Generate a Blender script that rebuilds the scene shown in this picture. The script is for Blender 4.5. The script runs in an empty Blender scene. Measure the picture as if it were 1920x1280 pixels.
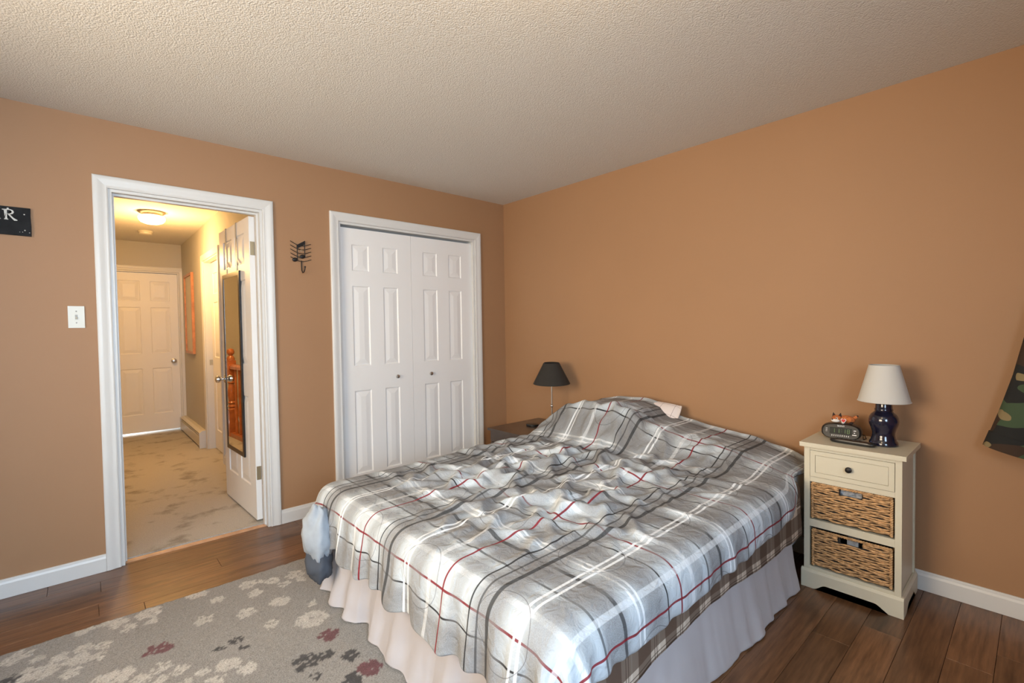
import bpy, bmesh, math, random
import numpy as np
from mathutils import Vector, Matrix, Euler, noise as mnoise
random.seed(7); rng = np.random.default_rng(5)
PI = math.pi
sc = bpy.context.scene
C = sc.collection

# ------------------------------------------------------------------ camera, world, lights, exposure
cam_d = bpy.data.cameras.new('camera'); cam = bpy.data.objects.new('camera', cam_d); C.objects.link(cam)
cam.location = (-2.971, -3.3976, 1.2837)
cam.rotation_euler = Euler((math.radians(88.427), math.radians(0.853), math.radians(-41.988)), 'XYZ')
cam_d.sensor_width = 36.0; cam_d.lens = 896.02 / 1920 * 36.0; cam_d.clip_start = 0.05
sc.camera = cam
w = bpy.data.worlds.new('world'); sc.world = w; w.use_nodes = True
w.node_tree.nodes['Background'].inputs[0].default_value = (0.62, 0.78, 1.0, 1)
w.node_tree.nodes['Background'].inputs[1].default_value = 1.2
sc.view_settings.view_transform = 'Standard'; sc.view_settings.look = 'None'
sc.view_settings.exposure = -0.08; sc.view_settings.gamma = 1.0; sc.view_settings.use_curve_mapping = False

def area(name, loc, rot, sx, sy, power, col, spread=PI):
    d = bpy.data.lights.new(name, 'AREA'); d.shape = 'RECTANGLE'; d.size = sx; d.size_y = sy
    d.energy = power; d.color = col; d.spread = spread
    o = bpy.data.objects.new(name, d); C.objects.link(o); o.location = loc; o.rotation_euler = rot
    return o
XL, YF, H = -4.35, -4.45, 2.44          # left wall, front wall (both behind the camera), ceiling height
# daylight entering through the two windows behind the camera
area('window_daylight_left', (XL - 0.02, -1.85, 1.5), (0, -PI / 2, 0), 1.25, 1.5, 58, (1.0, 0.81, 0.58), 2.2)
area('window_daylight_front', (-3.20, YF - 0.02, 1.5), (PI / 2 - 0.25, 0, 0), 1.6, 1.25, 122, (0.63, 0.82, 1.0), 2.7)
# daylight in the room behind the far hall door, showing under the door
area('daylight_behind_hall_door', (-2.75, 4.75, 0.25), (-PI / 2, 0, 0), 0.5, 0.3, 14, (1, 1, 1))

# ------------------------------------------------------------------ materials
MATS = {}
def nt(m): return m.node_tree.nodes, m.node_tree.links
def mat(name, col, rough=0.5, metal=0.0, var=0.0, vscale=6.0, bump=0.0, bscale=60.0, bdist=0.002, spec=0.5, emit=None, estr=0, coat=0.0, sheen=0.0):
    if name in MATS: return MATS[name]
    m = bpy.data.materials.new(name); m.use_nodes = True; n, l = nt(m); b = n['Principled BSDF']
    c4 = (*col, 1)
    b.inputs['Base Color'].default_value = c4; b.inputs['Roughness'].default_value = rough
    b.inputs['Metallic'].default_value = metal; b.inputs['Specular IOR Level'].default_value = spec
    b.inputs['Coat Weight'].default_value = coat; b.inputs['Coat Roughness'].default_value = 0.08
    b.inputs['Sheen Weight'].default_value = sheen
    if emit: b.inputs['Emission Color'].default_value = (*emit, 1); b.inputs['Emission Strength'].default_value = estr
    if var or bump:
        tc = n.new('ShaderNodeTexCoord')
    if var:
        t = n.new('ShaderNodeTexNoise'); t.inputs['Scale'].default_value = vscale; t.inputs['Detail'].default_value = 5
        l.new(tc.outputs['Object'], t.inputs['Vector'])
        r = n.new('ShaderNodeValToRGB'); r.color_ramp.elements[0].position = 0.3; r.color_ramp.elements[1].position = 0.7
        r.color_ramp.elements[0].color = (*[x * (1 - var) for x in col], 1); r.color_ramp.elements[1].color = (*[min(1, x * (1 + var)) for x in col], 1)
        l.new(t.outputs['Fac'], r.inputs['Fac']); l.new(r.outputs['Color'], b.inputs['Base Color'])
    if bump:
        t2 = n.new('ShaderNodeTexNoise'); t2.inputs['Scale'].default_value = bscale; t2.inputs['Detail'].default_value = 3
        l.new(tc.outputs['Object'], t2.inputs['Vector'])
        bp = n.new('ShaderNodeBump'); bp.inputs['Strength'].default_value = bump; bp.inputs['Distance'].default_value = bdist
        l.new(t2.outputs['Fac'], bp.inputs['Height']); l.new(bp.outputs['Normal'], b.inputs['Normal'])
    MATS[name] = m
    return m

mat('wall_paint', (0.345, 0.188, 0.093), 0.62, var=0.03, vscale=1.3, bump=0.10, bscale=220, bdist=0.001)
mat('trim_white', (0.66, 0.66, 0.645), 0.38, var=0.015, vscale=3)
mat('door_white', (0.80, 0.80, 0.795), 0.42, var=0.012, vscale=2)
mat('hall_wall', (0.50, 0.48, 0.43), 0.65, bump=0.1, bscale=220, bdist=0.001)
mat('chrome', (0.75, 0.75, 0.75), 0.18, 1.0)
mat('nickel', (0.55, 0.53, 0.50), 0.3, 1.0)
mat('brass_dull', (0.50, 0.42, 0.28), 0.42, 1.0)
mat('dark_metal', (0.012, 0.010, 0.010), 0.45, 0.3)
mat('black_plastic', (0.012, 0.012, 0.013), 0.3)
mat('cream_paint', (0.60, 0.555, 0.43), 0.45, var=0.02, vscale=4)
mat('espresso_wood', (0.055, 0.038, 0.030), 0.28, var=0.25, vscale=9, coat=0.3)
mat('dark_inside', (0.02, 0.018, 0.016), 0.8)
mat('grey_liner', (0.33, 0.34, 0.36), 0.6, var=0.3, vscale=40)
mat('skirt_cloth', (0.43, 0.405, 0.415), 0.85, var=0.03, vscale=4, bump=0.1, bscale=300, bdist=0.001, sheen=0.2)
mat('sheet_white', (0.78, 0.75, 0.75), 0.85, bump=0.1, bscale=300, bdist=0.001)
mat('mattress_cloth', (0.6, 0.58, 0.56), 0.9)
mat('navy_glaze', (0.008, 0.009, 0.026), 0.16, var=0.5, vscale=18, coat=0.6)
mat('lamp_linen', (0.56, 0.55, 0.52), 0.9, bump=0.15, bscale=400, bdist=0.0006)
mat('black_fabric', (0.022, 0.019, 0.016), 0.85)
mat('oak_stain', (0.42, 0.13, 0.035), 0.32, var=0.25, vscale=14, coat=0.3)
mat('frame_wood', (0.50, 0.20, 0.07), 0.35, var=0.2, vscale=20)
mat('paper', (0.66, 0.60, 0.50), 0.6)
mat('slate', (0.010, 0.010, 0.011), 0.6, spec=0.15, var=0.4, vscale=20)
mat('slate_letter', (0.55, 0.55, 0.52), 0.6)
mat('ivory_plastic', (0.60, 0.58, 0.50), 0.35)
mat('grey_plastic', (0.33, 0.32, 0.29), 0.4)
mat('white_print', (0.85, 0.85, 0.85), 0.5)
mat('fox_fur', (0.46, 0.14, 0.04), 0.95, var=0.35, vscale=120, bump=0.5, bscale=600, bdist=0.002)
mat('fox_dark', (0.03, 0.018, 0.014), 0.9)
mat('fox_white', (0.75, 0.73, 0.70), 0.95)
mat('tag_red', (0.62, 0.03, 0.03), 0.35)
mat('enamel_beige', (0.62, 0.58, 0.49), 0.4)
mat('threshold_wood', (0.52, 0.29, 0.16), 0.4, var=0.15, vscale=20)
mat('green_led', (0.1, 0.16, 0.05), 0.5, emit=(0.45, 0.70, 0.25), estr=0.12)
mat('lcd_dark', (0.012, 0.014, 0.010), 0.15)
mat('lining_pale', (0.30, 0.34, 0.39), 0.8, var=0.15, vscale=12)
mat('underside_blue', (0.055, 0.066, 0.088), 0.8)
m = mat('hall_glass', (1, 0.95, 0.85), 0.3, emit=(1.0, 0.82, 0.52), estr=3.2)
m = mat('room_glass', (1, 0.97, 0.92), 0.3, emit=(1.0, 0.85, 0.62), estr=3)
mat('window_glass', (0.9, 0.95, 1.0), 0.05)
MATS['window_glass'].node_tree.nodes['Principled BSDF'].inputs['Transmission Weight'].default_value = 1.0
mat('mirror_glass', (0.92, 0.92, 0.90), 0.01, 1.0)

def popcorn(name, col, sc1=95, d=0.006):
    m = bpy.data.materials.new(name); m.use_nodes = True; n, l = nt(m); b = n['Principled BSDF']
    b.inputs['Base Color'].default_value = (*col, 1); b.inputs['Roughness'].default_value = 0.85
    tc = n.new('ShaderNodeTexCoord')
    v = n.new('ShaderNodeTexVoronoi'); v.inputs['Scale'].default_value = sc1
    t = n.new('ShaderNodeTexNoise'); t.inputs['Scale'].default_value = sc1 * 1.3; t.inputs['Detail'].default_value = 4
    mm = n.new('ShaderNodeMath'); mm.operation = 'SUBTRACT'
    l.new(tc.outputs['Object'], v.inputs['Vector']); l.new(tc.outputs['Object'], t.inputs['Vector'])
    l.new(t.outputs['Fac'], mm.inputs[0]); l.new(v.outputs['Distance'], mm.inputs[1])
    bp = n.new('ShaderNodeBump'); bp.inputs['Strength'].default_value = 0.5; bp.inputs['Distance'].default_value = d
    l.new(mm.outputs[0], bp.inputs['Height']); l.new(bp.outputs['Normal'], b.inputs['Normal'])
    MATS[name] = m
popcorn('popcorn', (0.66, 0.635, 0.585), 150, 0.0045)

def plank_mat():
    m = bpy.data.materials.new('hardwood'); m.use_nodes = True; n, l = nt(m); b = n['Principled BSDF']
    tc = n.new('ShaderNodeTexCoord'); oi = n.new('ShaderNodeObjectInfo')
    ad = n.new('ShaderNodeVectorMath'); ad.operation = 'ADD'
    rv = n.new('ShaderNodeVectorMath'); rv.operation = 'SCALE'; rv.inputs[0].default_value = (37, 19, 5)
    l.new(oi.outputs['Random'], rv.inputs['Scale']); l.new(tc.outputs['Object'], ad.inputs[0]); l.new(rv.outputs[0], ad.inputs[1])
    mp = n.new('ShaderNodeMapping'); mp.inputs['Scale'].default_value = (1.6, 22, 10); l.new(ad.outputs[0], mp.inputs['Vector'])
    g = n.new('ShaderNodeTexNoise'); g.inputs['Scale'].default_value = 3.0; g.inputs['Detail'].default_value = 7; g.inputs['Roughness'].default_value = 0.6
    l.new(mp.outputs[0], g.inputs['Vector'])
    r = n.new('ShaderNodeValToRGB'); e = r.color_ramp.elements
    e[0].position = 0.28; e[0].color = (0.085, 0.037, 0.016, 1); e[1].position = 0.72; e[1].color = (0.23, 0.112, 0.052, 1)
    l.new(g.outputs['Fac'], r.inputs['Fac'])
    # large dark mineral streaks and knots
    mp2 = n.new('ShaderNodeMapping'); mp2.inputs['Scale'].default_value = (2.2, 7, 5); l.new(ad.outputs[0], mp2.inputs['Vector'])
    k = n.new('ShaderNodeTexNoise'); k.inputs['Scale'].default_value = 1.3; k.inputs['Detail'].default_value = 3; l.new(mp2.outputs[0], k.inputs['Vector'])
    r2 = n.new('ShaderNodeValToRGB'); e = r2.color_ramp.elements
    e[0].position = 0.30; e[0].color = (0.38, 0.36, 0.36, 1); e[1].position = 0.47; e[1].color = (1, 1, 1, 1); l.new(k.outputs['Fac'], r2.inputs['Fac'])
    mx = n.new('ShaderNodeMixRGB'); mx.blend_type = 'MULTIPLY'; mx.inputs[0].default_value = 0.8
    l.new(r.outputs[0], mx.inputs[1]); l.new(r2.outputs[0], mx.inputs[2])
    hs = n.new('ShaderNodeHueSaturation'); vr = n.new('ShaderNodeMapRange'); vr.inputs['To Min'].default_value = 0.78; vr.inputs['To Max'].default_value = 1.3
    l.new(oi.outputs['Random'], vr.inputs['Value']); l.new(vr.outputs[0], hs.inputs['Value']); l.new(mx.outputs[0], hs.inputs['Color'])
    l.new(hs.outputs[0], b.inputs['Base Color'])
    b.inputs['Roughness'].default_value = 0.30; b.inputs['Specular IOR Level'].default_value = 0.5
    bp = n.new('ShaderNodeBump'); bp.inputs['Strength'].default_value = 0.12; bp.inputs['Distance'].default_value = 0.001
    l.new(g.outputs['Fac'], bp.inputs['Height']); l.new(bp.outputs['Normal'], b.inputs['Normal'])
    MATS['hardwood'] = m
plank_mat()

def carpet_mat():
    m = bpy.data.materials.new('hall_carpet'); m.use_nodes = True; n, l = nt(m); b = n['Principled BSDF']
    tc = n.new('ShaderNodeTexCoord')
    t = n.new('ShaderNodeTexNoise'); t.inputs['Scale'].default_value = 4.6; t.inputs['Detail'].default_value = 6; t.inputs['Roughness'].default_value = 0.62
    l.new(tc.outputs['Object'], t.inputs['Vector'])
    r = n.new('ShaderNodeValToRGB'); e = r.color_ramp.elements
    e[0].position = 0.33; e[0].color = (0.27, 0.245, 0.205, 1); e[1].position = 0.46; e[1].color = (0.44, 0.41, 0.365, 1)
    l.new(t.outputs['Fac'], r.inputs['Fac'])
    s = n.new('ShaderNodeTexNoise'); s.inputs['Scale'].default_value = 260; l.new(tc.outputs['Object'], s.inputs['Vector'])
    mx = n.new('ShaderNodeMixRGB'); mx.blend_type = 'OVERLAY'; mx.inputs[0].default_value = 0.5
    l.new(r.outputs[0], mx.inputs[1]); l.new(s.outputs['Fac'], mx.inputs[2]); l.new(mx.outputs[0], b.inputs['Base Color'])
    b.inputs['Roughness'].default_value = 0.95
    bp = n.new('ShaderNodeBump'); bp.inputs['Strength'].default_value = 0.5; bp.inputs['Distance'].default_value = 0.004
    l.new(s.outputs['Fac'], bp.inputs['Height']); l.new(bp.outputs['Normal'], b.inputs['Normal'])
    MATS['hall_carpet'] = m
carpet_mat()

def attr_mat(name, rough=0.95, fine=420, bstr=0.5, mixf=0.45):
    m = bpy.data.materials.new(name); m.use_nodes = True; n, l = nt(m); b = n['Principled BSDF']
    a = n.new('ShaderNodeAttribute'); a.attribute_name = 'Col'
    tc = n.new('ShaderNodeTexCoord'); s = n.new('ShaderNodeTexNoise'); s.inputs['Scale'].default_value = fine; s.inputs['Detail'].default_value = 2
    l.new(tc.outputs['Object'], s.inputs['Vector'])
    mx = n.new('ShaderNodeMixRGB'); mx.blend_type = 'OVERLAY'; mx.inputs[0].default_value = mixf
    l.new(a.outputs['Color'], mx.inputs[1]); l.new(s.outputs['Fac'], mx.inputs[2]); l.new(mx.outputs[0], b.inputs['Base Color'])
    b.inputs['Roughness'].default_value = rough; b.inputs['Sheen Weight'].default_value = 0.1
    bp = n.new('ShaderNodeBump'); bp.inputs['Strength'].default_value = bstr; bp.inputs['Distance'].default_value = 0.003
    l.new(s.outputs['Fac'], bp.inputs['Height']); l.new(bp.outputs['Normal'], b.inputs['Normal'])
    MATS[name] = m
attr_mat('rug_pile', fine=210, bstr=0.7, mixf=0.75)

# --- plaid cloth: stripes laid out along the two UV axes
def plaid(name, period, base, lines_u, lines_v, offs, rough=0.85, rings=None, bumpy=True):
    """lines: list of (position 0..1 of the period, half width, soft, colour, strength)"""
    m = bpy.data.materials.new(name); m.use_nodes = True; n, l = nt(m); b = n['Principled BSDF']
    uv = n.new('ShaderNodeUVMap'); sp = n.new('ShaderNodeSeparateXYZ'); l.new(uv.outputs[0], sp.inputs[0])
    def math_(op, a, bb=None, cc=None):
        q = n.new('ShaderNodeMath'); q.operation = op
        for i, vv in enumerate((a, bb, cc)):
            if vv is None: continue
            if isinstance(vv, (int, float)): q.inputs[i].default_value = vv
            else: l.new(vv, q.inputs[i])
        return q.outputs[0]
    wob = n.new('ShaderNodeTexNoise'); wob.inputs['Scale'].default_value = 9; l.new(uv.outputs[0], wob.inputs['Vector'])
    fibre = n.new('ShaderNodeTexNoise'); fibre.inputs['Scale'].default_value = 330; l.new(uv.outputs[0], fibre.inputs['Vector'])
    col = None
    cb = n.new('ShaderNodeRGB'); cb.outputs[0].default_value = (*base, 1); col = cb.outputs[0]
    for axis, lines, of in ((0, lines_u, offs[0]), (1, lines_v, offs[1])):
        q = math_('ADD', sp.outputs[axis], of)
        q = math_('FRACT', math_('DIVIDE', q, period))
        for pos, hw, soft, c, st in lines:
            d = math_('SUBTRACT', q, pos); d = math_('ABSOLUTE', d); d = math_('MINIMUM', d, math_('SUBTRACT', 1.0, d))
            mr = n.new('ShaderNodeMapRange'); mr.interpolation_type = 'SMOOTHSTEP'
            mr.inputs['From Min'].default_value = hw; mr.inputs['From Max'].default_value = hw + soft
            mr.inputs['To Min'].default_value = st; mr.inputs['To Max'].default_value = 0
            l.new(d, mr.inputs['Value'])
            mx = n.new('ShaderNodeMixRGB'); mx.inputs[2].default_value = (*c, 1)
            f = mr.outputs[0]
            if soft > 0.03: f = math_('MULTIPLY', f, math_('ADD', math_('MULTIPLY', fibre.outputs['Fac'], 1.0), 0.5))
            l.new(f, mx.inputs[0]); l.new(col, mx.inputs[1]); col = mx.outputs[0]
    if rings:
        px, py, rr, hw = rings
        a = math_('SUBTRACT', math_('FRACT', math_('DIVIDE', math_('ADD', sp.outputs[0], 0.13), px)), 0.5); a = math_('MULTIPLY', a, px)
        c = math_('SUBTRACT', math_('FRACT', math_('DIVIDE', math_('ADD', sp.outputs[1], 0.05), py)), 0.5); c = math_('MULTIPLY', c, py)
        d = math_('SQRT', math_('ADD', math_('MULTIPLY', a, a), math_('MULTIPLY', c, c)))
        d = math_('ABSOLUTE', math_('SUBTRACT', d, rr)); f = math_('MULTIPLY', math_('LESS_THAN', d, hw), 0.6)
        mx = n.new('ShaderNodeMixRGB'); mx.inputs[2].default_value = (0.10, 0.10, 0.11, 1)
        l.new(f, mx.inputs[0]); l.new(col, mx.inputs[1]); col = mx.outputs[0]
    l.new(col, b.inputs['Base Color']); b.inputs['Roughness'].default_value = rough; b.inputs['Specular IOR Level'].default_value = 0.2
    if bumpy:
        cr = n.new('ShaderNodeTexNoise'); cr.inputs['Scale'].default_value = 26; cr.inputs['Detail'].default_value = 4; cr.inputs['Distortion'].default_value = 0.7
        l.new(uv.outputs[0], cr.inputs['Vector'])
        bp = n.new('ShaderNodeBump'); bp.inputs['Strength'].default_value = 0.8; bp.inputs['Distance'].default_value = 0.014
        rd = n.new('ShaderNodeTexNoise'); rd.noise_type = 'RIDGED_MULTIFRACTAL'; rd.inputs['Scale'].default_value = 5.5; rd.inputs['Detail'].default_value = 3; rd.inputs['Distortion'].default_value = 0.5
        l.new(uv.outputs[0], rd.inputs['Vector'])
        l.new(math_('ADD', math_('MULTIPLY', cr.outputs['Fac'], 0.8), math_('MULTIPLY', rd.outputs['Fac'], 0.55)), bp.inputs['Height']); l.new(bp.outputs['Normal'], b.inputs['Normal'])
    MATS[name] = m
GR, DK, BK, WH, RD = (0.20, 0.20, 0.205), (0.045, 0.047, 0.05), (0.016, 0.016, 0.018), (0.75, 0.79, 0.83), (0.20, 0.014, 0.022)
LU = [(0.90, 0.03, 0.15, GR, 0.78), (0.57, 0.04, 0.12, GR, 0.82), (0.35, 0.02, 0.06, GR, 0.45),
      (0.28, 0.014, 0.006, WH, 0.42), (0.75, 0.006, 0.004, WH, 0.85), (0.79, 0.006, 0.004, WH, 0.85),
      (0.46, 0.006, 0.003, DK, 0.75), (0.63, 0.011, 0.004, DK, 0.85), (0.015, 0.0045, 0.002, BK, 0.95), (0.15, 0.0055, 0.002, RD, 0.95)]
LV = [(0.38, 0.04, 0.15, GR, 0.78), (0.72, 0.03, 0.10, GR, 0.6), (0.12, 0.02, 0.06, GR, 0.4),
      (0.86, 0.014, 0.006, WH, 0.42), (0.585, 0.006, 0.004, WH, 0.85), (0.625, 0.006, 0.004, WH, 0.85),
      (0.386, 0.011, 0.004, DK, 0.88), (0.31, 0.005, 0.003, DK, 0.75), (0.245, 0.0045, 0.002, BK, 0.9), (0.0, 0.0055, 0.002, RD, 0.95)]
plaid('duvet_plaid', 0.57, (0.475, 0.53, 0.575), LU, LV, (0.0, 0.0), rings=(0.42, 0.42, 0.105, 0.0013))
BR, BD, BL = (0.085, 0.052, 0.036), (0.035, 0.02, 0.014), (0.62, 0.55, 0.47)
plaid('brown_plaid', 0.15, (0.50, 0.42, 0.34), [(0.25, 0.22, 0.01, BR, 0.80), (0.62, 0.012, 0.004, BD, 0.7), (0.70, 0.012, 0.004, BD, 0.7), (0.80, 0.02, 0.004, BL, 0.9)],
      [(0.3, 0.24, 0.01, BR, 0.78), (0.68, 0.012, 0.004, BD, 0.7), (0.76, 0.012, 0.004, BD, 0.7), (0.85, 0.02, 0.004, BL, 0.8)], (0, 0), bumpy=False)
plaid('pillow_check', 0.09, (0.78, 0.72, 0.71), [(0.5, 0.012, 0.004, (0.25, 0.22, 0.22), 0.8)], [(0.5, 0.012, 0.004, (0.25, 0.22, 0.22), 0.8)], (0, 0), bumpy=False)

def camo_mat():
    m = bpy.data.materials.new('camouflage'); m.use_nodes = True; n, l = nt(m); b = n['Principled BSDF']
    tc = n.new('ShaderNodeTexCoord'); prev = (0.012, 0.013, 0.013); col = None
    for i, (s, th, c) in enumerate(((7.0, 0.50, (0.045, 0.075, 0.038)), (6.0, 0.53, (0.040, 0.022, 0.013)), (8.0, 0.60, (0.22, 0.17, 0.085)))):
        mp = n.new('ShaderNodeMapping'); mp.inputs['Location'].default_value = (i * 3.3 + 1.2, i * 1.7, i * 5.1); mp.inputs['Scale'].default_value = (1, 0.7, 1.3)
        l.new(tc.outputs['Object'], mp.inputs['Vector'])
        t = n.new('ShaderNodeTexNoise'); t.inputs['Scale'].default_value = s; t.inputs['Detail'].default_value = 1.2; l.new(mp.outputs[0], t.inputs['Vector'])
        g = n.new('ShaderNodeMath'); g.operation = 'GREATER_THAN'; g.inputs[1].default_value = th; l.new(t.outputs['Fac'], g.inputs[0])
        mx = n.new('ShaderNodeMixRGB'); mx.inputs[2].default_value = (*c, 1); l.new(g.outputs[0], mx.inputs[0])
        if col is None: mx.inputs[1].default_value = (*prev, 1)
        else: l.new(col, mx.inputs[1])
        col = mx.outputs[0]
    l.new(col, b.inputs['Base Color']); b.inputs['Roughness'].default_value = 0.9
    MATS['camouflage'] = m
camo_mat()

def wicker_mat():
    m = mat('wicker', (0.47, 0.275, 0.125), 0.6, var=0.5, vscale=55)
wicker_mat()

# ------------------------------------------------------------------ mesh helpers
def link(name, me, material, parent=None):
    o = bpy.data.objects.new(name, me); C.objects.link(o)
    if material: me.materials.append(MATS[material])
    if parent: o.parent = parent
    return o
def fin(bm, name, material, parent=None, smooth=False, bevel=0.0, seg=2):
    if bevel:
        bmesh.ops.bevel(bm, geom=[e for e in bm.edges if len(e.link_faces) == 2 and e.calc_face_angle(0) > 0.6], offset=bevel, segments=seg, affect='EDGES', profile=0.6, clamp_overlap=True)
    bmesh.ops.recalc_face_normals(bm, faces=bm.faces)
    me = bpy.data.meshes.new(name); bm.to_mesh(me); bm.free()
    if smooth:
        for p in me.polygons: p.use_smooth = True
        if smooth is not True: me.set_sharp_from_angle(angle=math.radians(smooth))
    return link(name, me, material, parent)
def box(bm, x0, x1, y0, y1, z0, z1, M=None):
    vs = [bm.verts.new(Vector(p)) for p in ((x0, y0, z0), (x1, y0, z0), (x1, y1, z0), (x0, y1, z0), (x0, y0, z1), (x1, y0, z1), (x1, y1, z1), (x0, y1, z1))]
    for f in ((3, 2, 1, 0), (4, 5, 6, 7), (0, 1, 5, 4), (1, 2, 6, 5), (2, 3, 7, 6), (3, 0, 4, 7)): bm.faces.new([vs[i] for i in f])
    if M: bmesh.ops.transform(bm, matrix=M, verts=vs)
    return vs
def boxo(name, material, x0, x1, y0, y1, z0, z1, parent=None, bevel=0.0):
    bm = bmesh.new(); box(bm, x0, x1, y0, y1, z0, z1); return fin(bm, name, material, parent, bevel=bevel)
def lathe(bm, prof, seg=40, c=(0, 0, 0), axis='z', cap=True):
    rings = []
    for r, z in prof:
        ring = []
        for i in range(seg):
            a = 2 * PI * i / seg; p = (r * math.cos(a), r * math.sin(a), z)
            if axis == 'x': p = (z, p[0], p[1])
            if axis == 'y': p = (p[0], z, p[1])
            ring.append(bm.verts.new((p[0] + c[0], p[1] + c[1], p[2] + c[2])))
        rings.append(ring)
    for a, b in zip(rings, rings[1:]):
        for i in range(seg): bm.faces.new((a[i], a[(i + 1) % seg], b[(i + 1) % seg], b[i]))
    if cap: bm.faces.new(rings[0][::-1]); bm.faces.new(rings[-1])
def latheo(name, material, prof, c=(0, 0, 0), parent=None, axis='z', seg=40, cap=True, sm=40):
    bm = bmesh.new(); lathe(bm, prof, seg, c, axis, cap); return fin(bm, name, material, parent, smooth=sm)
def tube(bm, pts, r, seg=8, closed=False):
    pts = [Vector(p) for p in pts]; n = len(pts); rings = []; up = None
    rad = r if isinstance(r, (list, tuple)) else [r] * n
    for i, p in enumerate(pts):
        if closed: t = (pts[(i + 1) % n] - pts[i - 1]).normalized()
        else: t = (pts[min(i + 1, n - 1)] - pts[max(i - 1, 0)]).normalized()
        if up is None: up = Vector((0, 0, 1)) if abs(t.z) < 0.9 else Vector((1, 0, 0))
        a = t.cross(up).normalized(); bv = a.cross(t).normalized(); up = bv
        rings.append([bm.verts.new(p + (a * math.cos(2 * PI * k / seg) + bv * math.sin(2 * PI * k / seg)) * rad[i]) for k in range(seg)])
    rr = list(zip(rings, rings[1:])) + ([(rings[-1], rings[0])] if closed else [])
    for a, b in rr:
        for k in range(seg): bm.faces.new((a[k], a[(k + 1) % seg], b[(k + 1) % seg], b[k]))
    if not closed: bm.faces.new(rings[0][::-1]); bm.faces.new(rings[-1])
def tubeo(name, material, pts, r, parent=None, seg=8, closed=False):
    bm = bmesh.new(); tube(bm, pts, r, seg, closed); return fin(bm, name, material, parent, smooth=50)
def poly(bm, pts, ext):
    """pts: 3D loop, ext: extrusion vector"""
    a = [bm.verts.new(p) for p in pts]; e = Vector(ext); b = [bm.verts.new(Vector(p) + e) for p in pts]; n = len(a)
    bm.faces.new(a); bm.faces.new(b[::-1])
    for i in range(n): bm.faces.new((a[i], b[i], b[(i + 1) % n], a[(i + 1) % n]))
def grid_mesh(name, V, nu, nv, material, parent=None, smooth=True, uv=None, closed_u=False):
    """V: (nu*nv,3) array, index i*nv+j"""
    idx = np.arange(nu * nv).reshape(nu, nv); a = idx[:-1, :-1].ravel(); b = idx[1:, :-1].ravel(); c = idx[1:, 1:].ravel(); d = idx[:-1, 1:].ravel()
    F = np.stack([a, b, c, d], 1)
    if closed_u:
        F = np.concatenate([F, np.stack([idx[-1, :-1], idx[0, :-1], idx[0, 1:], idx[-1, 1:]], 1)])
    me = bpy.data.meshes.new(name); me.from_pydata([tuple(v) for v in V], [], F.tolist()); me.update()
    if smooth: me.polygons.foreach_set('use_smooth', [True] * len(me.polygons))
    if uv is not None:
        u = me.uv_layers.new(name='UVMap'); li = np.empty(len(me.loops), dtype=np.int32); me.loops.foreach_get('vertex_index', li)
        u.data.foreach_set('uv', np.asarray(uv)[li].ravel().astype(np.float32))
    return link(name, me, material, parent)
def empty(name, loc=(0, 0, 0), rz=0.0):
    o = bpy.data.objects.new(name, None); C.objects.link(o); o.location = loc; o.rotation_euler = (0, 0, rz); o.empty_display_size = 0.1
    return o
def tag(o, label, cat, group=None):
    o['label'] = label; o['category'] = cat
    if group: o['group'] = group
    return o
def struct(o, label=None, cat=None):
    o['kind'] = 'structure'
    if label: o['label'] = label
    if cat: o['category'] = cat
    return o
def text_mesh(body, size, depth=0.0005):
    cu = bpy.data.curves.new('lettering', 'FONT'); cu.body = body; cu.size = size; cu.extrude = depth; cu.align_x = 'CENTER'; cu.align_y = 'CENTER'
    o = bpy.data.objects.new('lettering', cu); C.objects.link(o)
    dg = bpy.context.evaluated_depsgraph_get(); me = bpy.data.meshes.new_from_object(o.evaluated_get(dg))
    bpy.data.objects.remove(o); bpy.data.curves.remove(cu)
    return me

# ------------------------------------------------------------------ room shell
T = 0.12
D0, D1, DZ = -2.845, -2.080, 2.074       # bedroom door opening
K0, K1, KZ = -1.580, -0.351, 2.073       # closet opening
bm = bmesh.new()
for x0, x1, z0, z1 in ((XL - T, D0, 0, H), (D0, D1, DZ, H), (D1, K0, 0, H), (K0, K1, KZ, H), (K1, T, 0, H)): box(bm, x0, x1, 0, T, z0, z1)
struct(fin(bm, 'wall_back', 'wall_paint'), 'tan painted wall with the hall doorway and the closet', 'wall')
struct(boxo('wall_right', 'wall_paint', 0, T, YF - T, 0, 0, H), 'tan painted wall behind the head of the bed', 'wall')
bm = bmesh.new()   # left wall with a window opening
for y0, y1, z0, z1 in ((YF, -2.6, 0, H), (-2.6, -1.1, 0, 0.87), (-2.6, -1.1, 2.13, H), (-1.1, 0, 0, H)): box(bm, XL - T, XL, y0, y1, z0, z1)
struct(fin(bm, 'wall_left', 'wall_paint'), 'tan painted wall with a window, left of the camera', 'wall')
bm = bmesh.new()
for x0, x1, z0, z1 in ((XL - T, -4.0, 0, H), (-4.0, -2.4, 0, 0.87), (-4.0, -2.4, 2.13, H), (-2.4, 0, 0, H)): box(bm, x0, x1, YF - T, YF, z0, z1)
struct(fin(bm, 'wall_front', 'wall_paint'), 'tan painted wall with a window, behind the camera', 'wall')
struct(boxo('ceiling', 'popcorn', XL - T, T, YF - T, T, H, H + 0.1), 'grey white popcorn textured bedroom ceiling', 'ceiling')

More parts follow.
